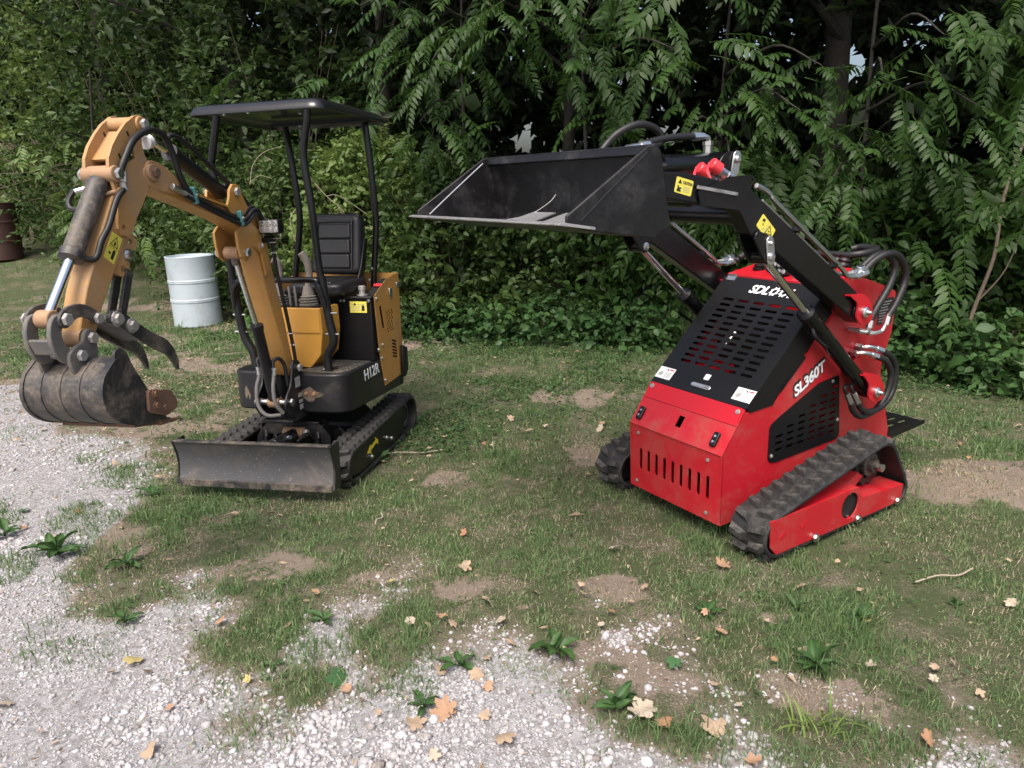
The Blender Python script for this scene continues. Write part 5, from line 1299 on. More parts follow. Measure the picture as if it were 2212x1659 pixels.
MB().box(-h + .007, h - .007, .006, 1.30, .078, .086).build('belly_plate', 'red_dusty', LOA)
MB().box(-.2, .2, .22, .62, .12, .50).build('engine', 'black_matt', LOA, bevel=.02)
MB().box(-.24, -.05, .30, .60, .50, .70).build('air_filter', 'red', LOA, bevel=.02)
MB().box(-.02, .22, .42, .7, .50, .78).build('fuel_tank', 'dark', LOA, bevel=.02)
MB().tube([(-.16, .28, .55), (-.14, .42, .74), (-.12, .55, .86)], .012).build('oil_line', 'zinc', LOA)
MB().box(-h + .007, h - .007, .62, .634, .09, .99).build('fire_wall', 'dark', LOA)
MB().box(-h + .007, h - .007, 1.20, 1.21, .09, 1.05).build('rear_plate', 'red', LOA)

# ---- hood
s_, c_ = .94 / math.hypot(1, .94), 1 / math.hypot(1, .94)
XH = frame((0, .14, .63), (1, 0, 0), (0, c_, s_)); HLEN = .735
sl = []
for j in range(5):
    for i in range(12):
        sl.append(stadium((-.189 + j * .0985, .167 + i * .0379), .070, .0165))
hood = holed('hood', fillet([(-h, 0), (h, 0), (h, HLEN), (-h, HLEN)], .01), sl, .004, XH, 'black_matt', LOA)
P2 = lambda u, n_=0: (.14 + c_ * u - s_ * n_, .63 + s_ * u + c_ * n_)
hs = [P2(.002, -.002), P2(HLEN, -.002), (.725, 1.0), (.60, .888), (.345, .648), (.325, .612), (.165, .606)]
slot = [P2(.25, -.075), P2(.46, -.105), P2(.46, -.125), P2(.25, -.095)]
for sx in (1, -1): holed('hood_side', hs, [fillet([P2(.20, -.115), P2(.42, -.130), P2(.42, -.152), P2(.20, -.137)], .008)], .004, frame((h + .004 if sx > 0 else -h, 0, 0), (0, 1, 0), (0, 0, 1)), 'black_matt', hood)
# maker's lettering with gear-shaped letters
def gear(c, rx, ry, sh=.25):
    o = []
    for k in range(8):
        for da, rr in ((0, 1.0), (.3, 1.0), (.36, 1.24), (.64, 1.24), (.7, 1.0)):
            a = 2 * PI * (k + da) / 8; o.append((c[0] + rx * rr * math.cos(a) + sh * ry * rr * math.sin(a), c[1] + ry * rr * math.sin(a)))
    i_ = [(c[0] + rx * .55 * math.cos(a) + sh * ry * .55 * math.sin(a), c[1] + ry * .58 * math.sin(a)) for a in np.linspace(0, 2 * PI, 16, endpoint=False)]
    return o, i_
XL = Matrix.Translation(XH.to_3x3() @ Vector((0, 0, .0012))) @ XH
def at2(X, x, y): return X @ Matrix.Translation((x, y, 0))
lettering('maker_lettering', 'SDL', .118, .055, at2(XL, -.098, .640), 'white', hood, shear=.25, offset=.03, space=.95)
for cx in (.051, .110):
    o_, i_ = gear((cx, .668), .022, .0235); holed('maker_gear_letter', o_, [i_], .0015, at2(XL, 0, 0), 'white', hood)
lettering('maker_lettering', 'L', .035, .055, at2(XL, .138, .640), 'white', hood, shear=.25, offset=.03)
for cx in (-.259, .259):
    st_ = holed('instruction_sticker', [(cx - .054, .03), (cx + .054, .03), (cx + .054, .10), (cx - .054, .10)], [], .001, XL, 'sticker_w', hood)
    for k_ in range(5): MB().box(cx + .0, cx + .042, .040 + k_ * .007, .0425 + k_ * .007, .0, .0008).build('sticker_print', 'ink_grey', st_, X=XL)
    MB().ext([(cx - .042, .045), (cx - .02, .045), (cx - .012, .06), (cx - .02, .072), (cx - .04, .066)], 0, .0008, 'z').build('sticker_picture', 'ink_grey', st_, X=XL)
    MB().ext([(cx + .0, .082), (cx + .014, .082), (cx + .007, .094)], 0, .0009, 'z').build('sticker_triangle', 'ink', st_, X=XL)
    MB().box(cx + .018, cx + .045, .085, .092, 0, .0008).build('sticker_heading', 'red_plastic', st_, X=XL)
MB().ext(fillet([(-.012, .088), (.022, .088), (.022, .122), (-.012, .122)], .005), 0, .0012, 'z').build('round_symbol_sticker', 'sticker_w', hood, X=XL)
holed('sticker_ring', circ((.005, .105), .011, 16), [circ((.005, .105), .0065, 12)], .0006, Matrix.Translation(XH.to_3x3() @ Vector((0, 0, .0022))) @ XH, 'ink', hood)
MB().ext(stadium((.004, .047), .128, .026), 0, .007, 'z').build('hood_latch', 'zinc', hood, bevel=.003, X=XL)
MB().ext(stadium((.004, .047), .105, .013), .007, .0085, 'z').build('latch_paddle', 'scrape', hood, X=XL)
for sx in (1, -1):
    MB().ext([P2(.18, -.10), P2(.44, -.115), P2(.44, -.17), P2(.18, -.155)], *sorted((sx * (h - .012), sx * (h - .006)))).build('inner_panel', 'red', hood)
for sx in (-1, 1):
    MB().box(sx * .262 - .028, sx * .262 + .028, HLEN - .030, HLEN + .004, 0, .004).build('hinge', 'zinc', hood, X=XH)
    MB().cyl((sx * .262 - .03, HLEN + .004, .004), (sx * .262 + .03, HLEN + .004, .004), .006, n=8).build('hinge', 'zinc', hood, X=XH)

# ---- dashboard, levers, grab handles
ty, tz = P2(HLEN); top = MB().add([(-h + .01, ty, tz + .012), (h - .01, ty, tz + .012), (h - .01, ty + .30, tz + .055), (-h + .01, ty + .30, tz + .055), (-h + .01, ty, tz - .012), (h - .01, ty, tz - .012), (h - .01, ty + .30, tz + .03), (-h + .01, ty + .30, tz + .03)],
      [(0, 1, 2, 3), (7, 6, 5, 4), (0, 4, 5, 1), (1, 5, 6, 2), (2, 6, 7, 3), (3, 7, 4, 0)]).build('dashboard', 'red', LOA, bevel=.004)
for x in (-.19, -.10, .04, .12):
    lv = MB().lathe([(0, .034), (.01, .034), (.014, .026), (.022, .031), (.03, .022), (.04, .026), (.046, .016), (.06, .012)], (x, ty + .12, tz + .028), (0, .1, 1), 14).build('valve_lever', 'black_matt', LOA)
    MB().cyl((x, ty + .125, tz + .08), (x, ty + .135, tz + .15), .006, n=8).build('lever_rod', 'black', lv)
lg = MB().ext(fillet([(-.042, 1.158), (.05, 1.158), (.05, 1.236), (-.042, 1.236)], .008), .71, .75, 'y').build('work_light', 'black_matt', LOA, bevel=.004)
for i in range(3):
    for j in range(2): MB().lathe([(0, .013), (.004, .012), (.005, .004)], (-.024 + i * .028, .71, 1.178 + j * .034), (0, -1, 0), 14).build('led_lens', 'lens', lg)
for x in (.09, .17): MB().cyl((x, ty + .04, tz + .02), (x, ty + .05, tz + .075), .006, n=8).build('switch', 'zinc', LOA)
XG = Matrix.Translation((0, .10, -.02))
MB().tube([(-.33, .98, 1.255), (-.27, .94, 1.265), (-.08, .93, 1.262), (.14, .93, 1.262), (.22, .95, 1.27), (.245, 1.02, 1.28), (.22, 1.10, 1.285), (.12, 1.12, 1.285), (.08, 1.10, 1.275)], .019, n=12).build('grab_handle', 'hose', LOA, X=XG)
MB().tube([(-.33, .98, 1.255), (-.36, 1.05, 1.25), (-.30, 1.12, 1.25)], .019, n=12).build('grab_handle', 'hose', LOA, X=XG)
for x in (-.30, .18): MB().tube([(x, 1.02, 1.10), (x, 1.04, 1.2), (x, 1.04, 1.255)], .012).build('handle_post', 'black_matt', LOA)
for x in (.13, .17): MB().lathe([(k_ * .012, .024 if k_ % 2 else .030) for k_ in range(11)], (x, .98, 1.13), (.15, .1, 1), 14).build('bellows', 'hose', LOA)
XP = frame((1, 1, 1), (1, 0, 0), (0, 1, 0)); XP = Matrix.Translation((0, 0, .215))
ph = [stadium((x, y), .09, .028, PI / 2) for x in (-.22, -.16, -.10, -.04, .02, .08, .14, .20) for y in (1.42, 1.54, 1.66)]
holed('standing_platform', fillet([(-.28, 1.34), (.28, 1.34), (.28, 1.76), (-.28, 1.76)], .01), ph, .008, XP, 'black_matt', LOA)
MB().ext([(-.28, .17), (.28, .17), (.28, .215), (-.28, .215)], 1.30, 1.345, 'y').build('platform_hinge', 'black_matt', LOA)
for x in (-.284, .276): MB().ext([(1.32, .18), (1.76, .20), (1.76, .222), (1.32, .24)], x, x + .008).build('platform_edge', 'black_matt', LOA)
MB().ext([(1.24, .195), (1.36, .185), (1.375, .20), (1.36, .215), (1.24, .225)], .285, .318).build('platform_arm', 'red', LOA, bevel=.006)
MB().box(.3125, .3155, 1.115, 1.245, .885, 1.02).build('serial_plate', 'ink', LOA)
for z in np.linspace(.90, 1.0, 8): MB().box(.3155, .316, 1.125, 1.225 - (z * 37 % 1) * .03, z, z + .004).build('plate_print', 'ink_grey', LOA)

# ---- lift arms
for sx in (1, -1):
    X0, X1 = sorted((sx * .345, sx * .415))
    arm = [(.84, 1.035), (.848, .995), (.825, .962), (.785, .955), (.66, 1.035), (.115, 1.372), (.05, 1.405), (-.02, 1.44), (-.06, 1.500), (-.10, 1.54), (-.28, 1.565), (-.50, 1.600), (-.53, 1.64), (-.52, 1.695), (-.40, 1.690), (-.20, 1.655), (-.035, 1.622), (.045, 1.570), (.10, 1.535), (.54, 1.252), (.75, 1.115)]
    ar = MB().ext(arm, X0, X1).build('lift_arm', 'black', LOA, bevel=.006, seg=3, ang=20)
    MB().cyl((X0 - .004, .796, 1.013), (X1 + .004, .796, 1.013), .052, n=26).build('arm_boss', 'black', ar, bevel=.004)
    lugp = fillet([(.02, 1.45), (.10, 1.42), (.145, 1.345), (.125, 1.305), (.085, 1.30), (.05, 1.345), (.0, 1.42)], .02)
    for xx in (X0 - .012, X1): MB().ext(lugp, xx, xx + .012).build('cylinder_lug', 'black', ar, bevel=.003)
    xo = (X1 + .012) * 1 if sx > 0 else X0 - .012
    pk = MB().ext(fillet(stadium((.098, 1.360), .125, .046, math.radians(-80)), 0), *sorted((xo, xo + sx * .007))).build('pin_keeper', 'zinc', ar, bevel=.002)
    for p in ((.102, 1.335, .019), (.092, 1.392, .010)): MB().lathe([(0, p[2]), (.006, p[2]), (.011, p[2] * .6)], (xo + sx * .007, p[0], p[1]), (sx, 0, 0), 16).build('bolt', 'zinc', ar)
    if sx > 0:
        sd_ = [(.060, 1.513), (.142, 1.441), (.104, 1.394), (.020, 1.468)]
        MB().ext(fillet(sd_, .006), X1, X1 + .0013).build('warning_sticker', 'sticker_y', ar, label='yellow lozenge warning sticker on the arm')
        so, su, sv = sd_[3], (sd_[2][0] - sd_[3][0], sd_[2][1] - sd_[3][1]), (sd_[0][0] - sd_[3][0], sd_[0][1] - sd_[3][1])
        tr_ = inpl([(.55, .1), (.95, .5), (.55, .9)], so, su, sv)
        tr_ = inpl([(.53, .12), (.93, .45), (.60, .88)], so, su, sv)
        XS = frame((X1 + .0022, 0, 0), (0, 1, 0), (0, 0, 1))
        holed('sticker_triangle', tr_, [rim(tr_, .76)], .0008, XS, 'ink', ar)
        MB().ext(inpl([(.66, .42), (.76, .48), (.68, .58)], so, su, sv), X1 + .0013, X1 + .002).build('sticker_symbol', 'ink', ar)
        MB().ext(inpl([(.12, .62), (.26, .66), (.26, .86), (.14, .82)], so, su, sv), X1 + .0013, X1 + .002).build('sticker_symbol', 'ink', ar)
        MB().ext(inpl([(.25, .40), (.3, .42), (.26, .56), (.22, .54)], so, su, sv), X1 + .0013, X1 + .002).build('sticker_symbol', 'ink', ar)
        MB().ext(inpl([(.34, .12), (.42, .3), (.36, .36)], so, su, sv), X1 + .0013, X1 + .002).build('sticker_symbol', 'ink_grey', ar)
        MB().ext(inpl([(.49, .05), (.505, .05), (.505, .95), (.49, .95)], so, su, sv), X1 + .0013, X1 + .0017).build('sticker_line', 'ink_grey', ar)
        cs = [(-.430, 1.676), (-.344, 1.655), (-.358, 1.600), (-.444, 1.621)]
        MB().ext(fillet(cs, .006), X1, X1 + .0013).build('caution_sticker', 'sticker_y', ar, label='yellow square CAUTION sticker beside the bucket')
        o3 = cs[3]; u3, v3 = (cs[2][0] - o3[0], cs[2][1] - o3[1]), (cs[0][0] - o3[0], cs[0][1] - o3[1])
        XC = frame((X1 + .0014, *inpl([(.40, .64)], o3, u3, v3)[0]), (0, u3[0], u3[1]), (0, v3[0], v3[1]))
        lettering('caution_text', 'CAUTION', .048, .0115, XC, 'ink', ar, offset=.02)
        MB().ext(inpl([(.12, .62), (.34, .62), (.23, .9)], o3, u3, v3), X1 + .0013, X1 + .002).build('sticker_symbol', 'ink', ar)
        MB().ext(inpl([(.10, .12), (.34, .10), (.36, .2), (.28, .24), (.38, .34), (.3, .40), (.22, .34), (.2, .48), (.12, .46), (.14, .3)], o3, u3, v3), X1 + .0013, X1 + .002).build('sticker_symbol', 'ink', ar)
        for k_ in range(4): MB().ext(inpl([(.46, .16 + k_ * .1), (.86, .16 + k_ * .1), (.86, .19 + k_ * .1), (.46, .19 + k_ * .1)], o3, u3, v3), X1 + .0013, X1 + .0018).build('sticker_print', 'ink_grey', ar)
        MB().ext([(-.335, 1.640), (-.115, 1.604), (-.118, 1.592), (-.337, 1.628)], X1 + .010, X1 + .017).build('weld_strip', 'scrape', ar)
        pt = fillet([(-.33, 1.618), (-.31, 1.565), (-.085, 1.535), (-.01, 1.655), (-.03, 1.668), (-.16, 1.665)], .008)
        holed('coupler_plate', pt, [circ((-.035, 1.645), .011, 12)], .008, frame((X1 + .010, 0, 0), (0, 1, 0), (0, 0, 1)), 'black', ar)
    # lift cylinder
    xc = sx * .380; A, B = Vector((xc, .105, 1.335)), Vector((xc, .965, .583)); d = (B - A).normalized(); Lc = (B - A).length
    lc = MB().lathe([(0, .030), (.012, .042), (.05, .042), (.052, .037), (Lc - .47, .037), (Lc - .44, .034)], A + d * .42, d, 26).build('lift_cylinder', 'black', LOA)
    MB().cyl(A + d * .02, A + d * .43, .018, n=20).build('rod', 'chrome', lc)
    MB().cyl(A - Vector((.035, 0, 0)), A + Vector((.035, 0, 0)), .032, n=20).build('rod_eye', 'black', lc, bevel=.003)
    MB().cyl(B - Vector((.035, 0, 0)), B + Vector((.035, 0, 0)), .04, n=20).build('base_eye', 'black', lc, bevel=.003)
    pp = A + d * .50 + Vector((sx * .03, 0, -.0))
    MB().tube([pp + Vector((0, -.035, -.03)), pp + Vector((sx * .02, -.03, -.07)), pp + d * .12 + Vector((sx * .015, -.03, -.05))], .008).build('steel_pipe', 'black', lc)
    # hydraulic pipes on top of the arm and hoses at the pivot
    xp = sx * .397
    pi_ = MB().tube([(xp, .03, 1.625), (xp, .08, 1.608), (xp, .12, 1.585), (xp, .17, 1.545), (xp, .56, 1.290), (xp, .66, 1.222), (xp, .70, 1.192), (xp, .80, 1.182)], .0115, sm=4).build('steel_pipe', 'zinc', LOA)
    MB().tube([(xp - .025, .10, 1.56), (xp - .025, .56, 1.262), (xp - .025, .66, 1.205), (xp - .02, .72, 1.196), (xp - .02, .82, 1.20)], .0095, sm=4).build('steel_pipe', 'zinc_dusty', LOA)
    for q in (.30, .58): MB().obox((xp - .012, q, 1.432 - (q - .30) * .647), .06, .02, .022, (-.57, 0, 0)).build('pipe_clamp', 'black', LOA)
    for dz, dx in ((0, 0), (.018, -.02)):
        MB().lathe([(0, .015), (.05, .015), (.052, .019), (.085, .019)], (xp + dx, .76, 1.182 + dz), (0, 1, .15), 6).build('hose_fitting', 'zinc', LOA)
def hoseL(pts, r=.0165, rib=.14, mat='hose', n=6):
    p = crom(pts, n); q = []
    return MB().tube(pts, r, n=10, sm=n, rib=rib).build('hydraulic_hose', mat, LOA, ang=70)
hoseL([(.385, .84, 1.192), (.40, .90, 1.245), (.42, .97, 1.272), (.42, 1.06, 1.255), (.42, 1.125, 1.20), (.42, 1.145, 1.12), (.42, 1.09, 1.02), (.41, 1.045, .955)], n=9)
hoseL([(.365, .85, 1.21), (.385, .92, 1.26), (.40, 1.00, 1.265), (.41, 1.06, 1.20), (.41, 1.03, 1.11), (.405, .95, 1.01), (.40, .915, .95)], n=9)
for p, q in (((.41, 1.048, .965), (.41, 1.03, .915)), ((.40, .918, .96), (.40, .905, .915))): MB().cyl(p, q, .017, n=6).build('hose_fitting', 'zinc', LOA)
for pts in ([(.41, 1.03, .915), (.405, 1.01, .885), (.39, .955, .88), (.35, .93, .885)], [(.40, .905, .915), (.395, .90, .895), (.37, .87, .90), (.33, .855, .905)]): MB().tube(pts, .010).build('steel_elbow', 'zinc', LOA)
for p in ((.36, .875, .90), (.37, .945, .882)): MB().cyl((p[0] - .05, p[1], p[2]), (p[0] + .02, p[1], p[2]), .016, n=6).build('hose_fitting', 'zinc', LOA)
hoseL([(.40, 1.05, .775), (.415, 1.11, .735), (.42, 1.15, .66), (.42, 1.14, .55), (.42, 1.06, .485), (.42, .95, .475), (.42, .88, .505), (.42, .845, .545)], .0155, .05, n=9)
hoseL([(.39, 1.00, .755), (.41, 1.07, .72), (.415, 1.12, .64), (.415, 1.10, .54), (.41, 1.02, .47), (.41, .90, .46), (.41, .83, .50), (.41, .80, .55)], .0155, .05, n=9)
for z, y in ((.80, .955), (.775, .915)):
    MB().cyl((.315, y, z), (.345, y, z), .018, n=6).build('hose_fitting', 'zinc', LOA)
    MB().tube([(.345, y, z), (.37, y + .02, z + .003), (.39, y + .07, z - .01)], .011).build('steel_elbow', 'zinc', LOA)
    MB().cyl((.385, y + .06, z - .008), (.397, y + .10, z - .025), .016, n=6).build('hose_fitting', 'zinc', LOA)
for p, q in (((.42, .845, .545), (.41, .815, .60)), ((.41, .80, .55), (.40, .775, .60))):
    MB().cyl(p, q, .014, n=6).build('hose_fitting', 'zinc', LOA)
    MB().tube([q, (q[0] - .01, q[1] - .01, q[2] + .03), (q[0] - .02, q[1] + .03, q[2] + .04)], .009).build('steel_elbow', 'black', LOA)
hoseL([(-.385, .84, 1.19), (-.375, .92, 1.235), (-.34, .98, 1.22), (-.31, 1.02, 1.12)])
hoseL([(-.365, .84, 1.21), (-.35, .93, 1.25), (-.31, 1.0, 1.2)])
# cross tube between the arms
MB().cyl((-.35, .03, 1.51), (.35, .03, 1.51), .045, n=24).build('cross_tube', 'black', LOA)
MB().cyl((-.35, -.30, 1.585), (.35, -.30, 1.585), .03, n=20).build('cross_tube', 'black', LOA)

# ---- tilt cylinder, couplers, top hose
tc_ = MB().lathe([(0, .036), (.02, .048), (.37, .048), (.375, .052), (.40, .052)], (.05, .22, 1.722), (0, -1, -.02), 26).build('tilt_cylinder', 'black', LOA)
MB().cyl((.05, -.17, 1.714), (.05, -.52, 1.70), .02, n=18).build('rod', 'chrome', tc_)
for x in (-.01, .10):
    MB().ext(fillet([(.13, 1.50), (-.02, 1.50), (.15, 1.755), (.20, 1.775), (.245, 1.755), (.25, 1.715)], .02), x, x + .010).build('cylinder_lug', 'black', tc_, bevel=.003)
MB().ext(stadium((.225, 1.715), .115, .05, math.radians(80)), .112, .120).build('pin_keeper', 'zinc', tc_, bevel=.002)
MB().lathe([(0, .018), (.008, .018), (.014, .010)], (.12, .228, 1.735), (1, 0, 0), 16).build('bolt', 'zinc', tc_)
hoseL([(.02, -.50, 1.745), (.01, -.44, 1.80), (.03, -.385, 1.852), (.05, -.30, 1.884), (.05, -.21, 1.872), (.05, -.165, 1.835), (.06, -.20, 1.803), (.07, -.29, 1.80)], .0145, .13, n=9)
hoseL([(.06, -.27, 1.808), (.06, -.16, 1.827), (.06, -.06, 1.834), (.06, .02, 1.836)], .0145, .13)
MB().lathe([(0, .020), (.04, .020), (.042, .016), (.065, .016)], (.06, .01, 1.836), (0, 1, 0), 6).build('hose_fitting', 'zinc', LOA)
MB().tube([(.06, .07, 1.836), (.06, .105, 1.828), (.055, .115, 1.80)], .011).build('steel_elbow', 'zinc', LOA)
MB().lathe([(0, .020), (.03, .020), (.032, .024), (.05, .024)], (.05, .115, 1.765), (0, 0, 1), 6).build('hose_fitting', 'zinc', LOA)
MB().tube([(.07, -.29, 1.80), (.072, -.35, 1.795), (.075, -.385, 1.785), (.075, -.39, 1.755)], .013).build('steel_elbow', 'zinc', LOA)
MB().lathe([(0, .02), (.045, .02)], (.07, -.30, 1.801), (0, 1, .02), 6).build('hose_fitting', 'zinc', LOA)
for k_, (x, y, z, dx) in enumerate(((.30, -.13, 1.718, 0), (.27, -.17, 1.705, .0))):
    dd = Vector((.25, .75, -.55)).normalized(); p = Vector((x, y, z))
    cpl = MB().lathe([(0, .024), (.004, .027), (.045, .027), (.047, .020)], p, dd, 20).build('coupler_cap', 'red_plastic', LOA)
    MB().lathe([(0, .019), (.04, .019), (.041, .023), (.062, .023), (.064, .016), (.11, .016)], p + dd * .045, dd, 8).build('quick_coupler', 'zinc', cpl)
    MB().tube([p + Vector((0, -.01, .0)), p + Vector((.03, -.05, -.035)), p + Vector((.06, -.03, -.085)), p + Vector((.08, .03, -.105)), p + Vector((.07, .085, -.085)), p + dd * .09], .0055).build('cap_strap', 'red_plastic', cpl)
    e_ = p + dd * .15
    MB().lathe([(0, .032), (.006, .034), (.012, .032), (.02, .02)], e_ - Vector((0, 0, .0)), -dd, 18).build('bulkhead_nut', 'zinc', cpl)

# ---- bucket
bw = .54
bo = [(-.640, 1.762), (-.664, 1.786), (-.700, 1.778), (-1.038, 1.572), (-1.040, 1.540), (-.965, 1.522), (-.668, 1.474), (-.588, 1.514), (-.602, 1.562), (-.628, 1.698)]
flo = [(-1.07, 1.546), (-1.04, 1.540), (-.965, 1.522), (-.70, 1.480), (-.655, 1.484), (-.615, 1.505), (-.606, 1.545), (-.63, 1.69), (-.652, 1.775), (-.668, 1.784)]
inn = [(-.672, 1.779), (-.660, 1.770), (-.640, 1.69), (-.616, 1.548), (-.624, 1.512), (-.660, 1.493), (-.70, 1.489), (-.965, 1.531), (-1.04, 1.548), (-1.07, 1.5505)]
lb = MB().ext(flo + inn, -bw, bw).build('loader_bucket', 'bucket_paint', LOA, bevel=.002, ang=25)
for x in (-bw - .010, bw): MB().ext(bo, x, x + .012).build('side_plate', 'bucket_paint', lb, bevel=.0035)
MB().ext([(-.668, 1.786), (-.648, 1.782), (-.66, 1.748), (-.680, 1.752)], -bw, bw).build('top_rail', 'bucket_paint', lb, bevel=.004)
MB().ext([(-1.078, 1.5500), (-1.06, 1.554), (-1.03, 1.5480), (-.93, 1.531), (-.93, 1.521), (-1.03, 1.538), (-1.078, 1.5455)], -bw - .015, bw + .02).build('cutting_edge', 'scrape', lb, bevel=.001)
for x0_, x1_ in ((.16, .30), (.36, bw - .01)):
    MB().ext([(-.90, 1.566), (-1.01, 1.5405), (-1.01, 1.5445), (-.90, 1.570)], x0_, x1_).build('pale_patch', 'scrape', lb)  # pale tilted plates laid on the bucket floor near the lip
for x in (-bw + .0015, bw + .0115):     # weld beads along the side plates
    MB().tube([(x, -.700, 1.76), (x, -.85, 1.652), (x, -.985, 1.552)], .0035, n=6, sm=5).build('weld_bead', 'scrape' if x < 0 else 'black_dusty', lb)
MB().ext([(-.60, 1.50), (-.52, 1.56), (-.50, 1.70), (-.60, 1.76), (-.635, 1.70), (-.60, 1.54)], -.42, -.40).build('mount_plate', 'black', lb, bevel=.004)
MB().ext([(-.60, 1.50), (-.52, 1.56), (-.50, 1.70), (-.60, 1.76), (-.635, 1.70), (-.60, 1.54)], .32, .34).build('mount_plate', 'black', lb, bevel=.004)
MB().ext([(-.61, 1.52), (-.585, 1.52), (-.60, 1.72), (-.625, 1.72)], -.42, .42).build('back_plate', 'black', lb)
MB().tube([(.10, -.98, 1.545), (.16, -.92, 1.560), (.20, -.86, 1.60), (.205, -.83, 1.628)], .0016, n=6).build('thin_curve', 'zinc_dusty', lb)  # thin pale curved line inside the bucket
MB().lathe([(0, .020), (.006, .020), (.009, .012), (.016, .010)], (-.333, .105, 1.335), (1, 0, 0), 16).build('bolt', 'zinc', LOA)
# ------------------------------------------------------------------ drums at the wood edge
def drum(x, y, r, hgt, mat, label, name, hoops, sink=0.0, tilt=(0, 0)):
    t = empty(name, (x, y, float(gz(x, y)) - sink), (tilt[0], tilt[1], .4), label, 'barrel')
    prof = [(0, r * .955), (.012, r)]
    for hz in hoops: prof += [(hz - .034, r), (hz - .024, r), (hz - .014, r * 1.022), (hz - .004, r * 1.022), (hz, r * 1.006), (hz + .004, r * 1.022), (hz + .014, r * 1.022), (hz + .024, r), (hz + .034, r)]
    prof += [(hgt - .02, r), (hgt - .006, r * 1.015), (hgt, r * .995), (hgt, r * .96), (hgt - .03, r * .955), (hgt - .034, .02)]
    MB().lathe(prof, (0, 0, 0), (0, 0, 1), 48).build('shell', mat, t, ang=25)
    MB().lathe([(0, .03), (.018, .03), (.02, .02)], (r * .55, 0, hgt - .034), (0, 0, 1), 14).build('bung', mat, t)
    return t
drum(-4.03, 9.28, .29, .88, 'barrel', 'pale blue white plastic barrel standing by the shrubs behind the excavator arm', 'barrel', (.33, .57), tilt=(0, -.012))
drum(-9.15, 13.3, .33, 1.0, 'barrel_red', 'dark red rusty drum at far left in front of the brush', 'drum', (.33, .66))

# ------------------------------------------------------------------ fallen leaves: every one its own thing
def leaf_shape(seed, lobes):
    """lobed, curled dead leaf with a stalk; about 1 unit wide"""
    r = np.random.default_rng(seed); nP = 60; pts = []
    tips = [(90, .56), (40, .52), (140, .52), (-14, .40), (194, .40)] if lobes == 5 else [(90, .60), (28, .46), (152, .46)]
    tips = [(a + r.normal(0, 5), q * r.uniform(.88, 1.1)) for a, q in tips]
    for i in range(nP):
        a = -PI / 2 + .14 + (2 * PI - .28) * i / (nP - 1); rad = .25
        for ta, tr in tips:
            dd = abs((math.degrees(a) - ta + 180) % 360 - 180) / 27.0
            rad = max(rad, tr * max(0, 1 - dd) ** .75 + .27 * min(1, dd) * (dd < 1))
        rad *= 1 + .04 * (i % 3 - 1) * (rad > .3)
        pts.append((rad * r.uniform(.97, 1.03), a))
    cx, ax_, ay = r.uniform(-.5, .5, 3); kx, ky = r.uniform(.1, .75, 2) * r.choice([-1, 1], 2)
    def lift(x, y): return kx * x * x + ky * y * y * .7 + .06 * math.sin(7 * x + cx) * math.cos(6 * y + ax_)
    V = [(0, -.08, 0)]; F = []
    for k in (.5, 1.0):
        for R_, a in pts: x, y = R_ * k * math.cos(a), R_ * k * math.sin(a); V.append((x, y, lift(x, y)))
    for i in range(nP - 1):
        F.append((0, 1 + i, 2 + i)); a, b = 1 + i, 1 + nP + i; F += [(a, b, b + 1), (a, b + 1, a + 1)]
    o = len(V)
    for t in range(4):
        y = -.12 - .13 * t; V += [(.012 * (1 - t * .15) + .03 * t * cx, y, .01 + .02 * t), (-.012 * (1 - t * .15) + .03 * t * cx, y, .012 + .02 * t)]
        if t: F.append((o + 2 * t - 2, o + 2 * t, o + 2 * t + 1, )); F.append((o + 2 * t - 2, o + 2 * t + 1, o + 2 * t - 1))
    V = np.array(V, float); V[:, 2] -= np.percentile(V[:, 2], 12)
    return V, np.array(F)
LC_ = {'tan': ((.30, .22, .15), (.46, .35, .25)), 'pale': ((.36, .30, .23), (.49, .42, .33)), 'brown': ((.26, .13, .075), (.42, .24, .14)), 'orange': ((.31, .18, .11), (.43, .28, .18)), 'yellow': ((.40, .33, .12), (.50, .42, .20)), 'green': ((.035, .10, .035), (.07, .15, .06))}
LM = {}
for nm, (a, b) in LC_.items():
    mt_ = leafmat('fallen_leaf_' + nm, a, b, .12, .8); LM[nm] = mt_
LS = {}
for nm in LC_:
    LS[nm] = []
    for s_i, lb_ in ((1, 5), (2, 5), (3, 3), (4, 5)):
        V, F = leaf_shape(s_i * 7 + len(nm), lb_)
        if nm == 'green': V[:, 2] *= .4
        LS[nm].append(arrmesh('fallen_leaf', V, F, LM[nm], rng.uniform(.2, .8, len(V))))
def unproj(u, v):
    d = fw + (u - 1106) / FPX * rt2 - (v - 829.5) / FPX * up2
    t = CAM_H / -d.z
    for _ in range(6):
        x, y = d.x * t, d.y * t; t = (CAM_H - float(gz(x, y))) / -d.z
    return d.x * t, d.y * t
def fallen(x, y, size, kind, label, group=None):
    o = bpy.data.objects.new('fallen_leaf', random.choice(LS[kind])); COL.objects.link(o)
    o.location = (x, y, float(gz(x, y)) + (.016 if float(gravel(np.array(x), np.array(y))) > .5 else .026)); size *= random.uniform(.85, 1.1); o.scale = (size, size, size * random.uniform(.7, 1.15))
    o.rotation_euler = (random.gauss(0, .35), random.gauss(0, .35), random.uniform(0, 6.28))
    tag(o, label, 'leaf', group or 'fallen leaves scattered over grass and gravel')
